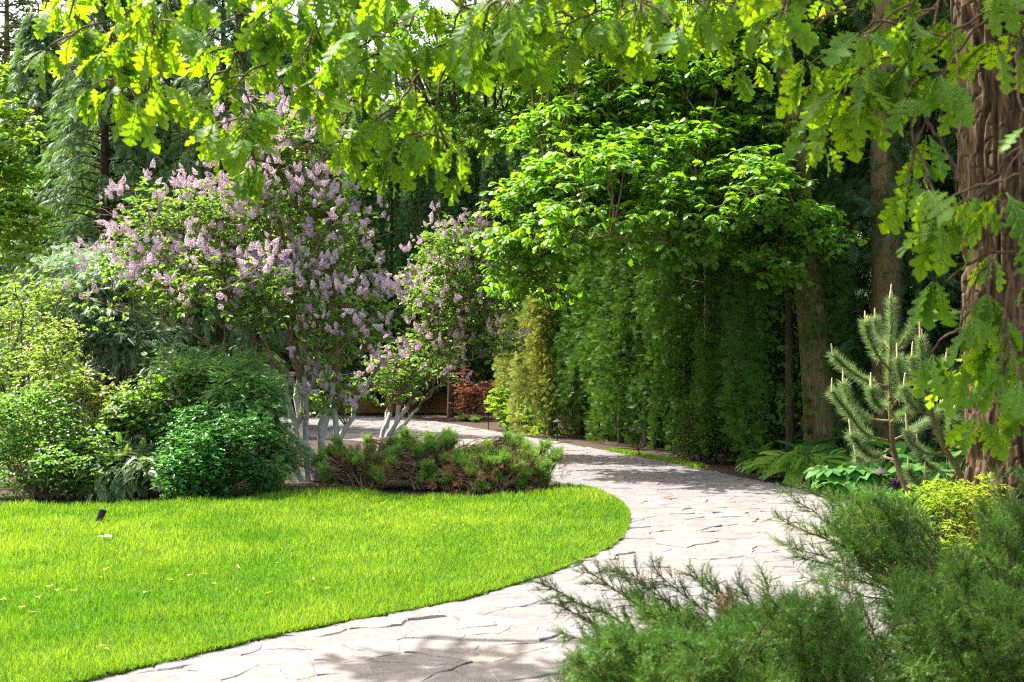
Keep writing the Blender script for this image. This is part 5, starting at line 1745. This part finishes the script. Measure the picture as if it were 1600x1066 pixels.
def lamp(label, px, top, d, lean=(0, 0)):
    b = W(px, 560, d); b[2] = 0
    h = W(px, top, d)[2]
    t = thing('garden_lamp', label, 'garden lamp', b, 'mushroom garden lamps along the right edge of the path')
    tip = b + np.array([lean[0], lean[1], h])
    ax = tip - b
    s = MB(); s.tube(np.stack([b + ax * x for x in (-.02, .3, .6, .93)]), .011, 10); s.build('stake', M['lamp_metal'], t)
    c = MB(); lathe(c, tip, [(.0005, .012), (.012, .010), (.016, 0), (.022, -.006), (.06, -.030), (.098, -.050), (.10, -.055), (.096, -.056), (.055, -.036), (.002, -.03)], 24, ax)
    # lathe's axis form maps height onto the axis
    c.build('lamp_shade', M['lamp_metal'], t)
    k = MB(); lathe(k, b + ax * .90, [(.004, -.02), (.02, -.018), (.022, .0), (.02, .02), (.004, .03)], 14, ax); k.build('socket', M['lamp_metal'], t)


lamp('nearest garden lamp with dark conical cap among strappy grass under the pine', 1376, 731, 13.0)
lamp('garden lamp with conical cap beside the ferns left of the slim oak trunk', 1186, 690, 18.4)
lamp('tilted garden lamp on a leaning stake against the hedge', 1000, 668, 20.6, (-.09, .02))
lamp('garden lamp mostly in shade near the left end of the hedge', 871, 655, 24.6)
lamp('farthest garden lamp beside the lime green shrub', 763, 641, 28.7)


def spotlight():
    b = W(156, 823, 12.2); b[2] = 0
    t = thing('lawn_spotlight', 'small dark cylindrical garden spotlight tilted on the lawn at the left', 'spotlight', b)
    ax = unit(np.array([.28, .35, .9]))
    c = b + np.array([0, 0, .075])
    s = MB(); s.tube(np.stack([b + [0, 0, -.05], b + [0, 0, .08]]), .008, 8); s.build('spike', M['lamp_metal'], t)
    m = MB(); lathe(m, c, [(.001, -.055), (.026, -.052), (.032, -.04), (.033, .07), (.036, .072), (.036, .085), (.031, .086), (.030, .075)], 20, ax); m.build('housing', M['lamp_metal'], t)
    g = MB(); lathe(g, c, [(.0005, .0765), (.0295, .0765)], 20, ax); g.build('lens', M['lens'], t)


spotlight()


def fallen():
    rng = np.random.default_rng(221)
    grp = 'pale yellow fallen petals and leaves on the lawn'
    spots = [(165, 846, .075, 'whitish fallen leaf lying on the lawn in front of the spotlight'), (1045, 778, .07, 'single orange brown fallen leaf standing on the path by the lawn')]
    xy = [(77, 925), (90, 930), (115, 931), (158, 910), (166, 897), (266, 914), (226, 934), (335, 920), (370, 893), (432, 887), (465, 917), (488, 912), (34, 958), (50, 966), (6, 945), (158, 1020), (164, 1024), (18, 905), (205, 897), (320, 905), (250, 890), (678, 827), (510, 928), (295, 907), (60, 942), (180, 868), (420, 935), (560, 870)]
    first = None
    for i, (px, py) in enumerate([(s[0], s[1]) for s in spots] + xy):
        d = CAM_H * F / (py - HORIZON) * .975
        p = W(px, py, d); p[2] = .075 if i != 1 else .045
        if i < 2:
            n, lab, L, g = 3, spots[i][3], spots[i][2], None
        else:
            n, lab, L, g = 3, 'pale yellow fallen petal scrap lying in the grass of the lawn', rng.uniform(.020, .036), grp
        if i < 3:
            mb = MB()
            a = np.array([0, 2.1, 4.0])
            D = np.stack([np.cos(a), np.sin(a), np.array([.25, .1, .3])], 1)
            mb.scatter(T_simple(.3, .2, .1), np.zeros((3, 3)), frames(D, np.array([0, 0, 1.0]) + rng.normal(0, .3, (3, 3))), np.ones(3))
            o = mb.build('fallen_leaf', M['fallen'] if i != 0 else M['cream'], None)
            if i == 1: o.data.materials[0] = M['red_leaf']
            if i == 2: first = o
        else:
            o = first.copy(); COL.objects.link(o)
            if g is None and 'group' in o: del o['group']
        o.location = p; o.scale = (L,) * 3; o.rotation_euler = (rng.normal(0, .3), rng.normal(0, .3), rng.uniform(0, 6.28))
        tag(o, lab, 'leaf', g)


fallen()
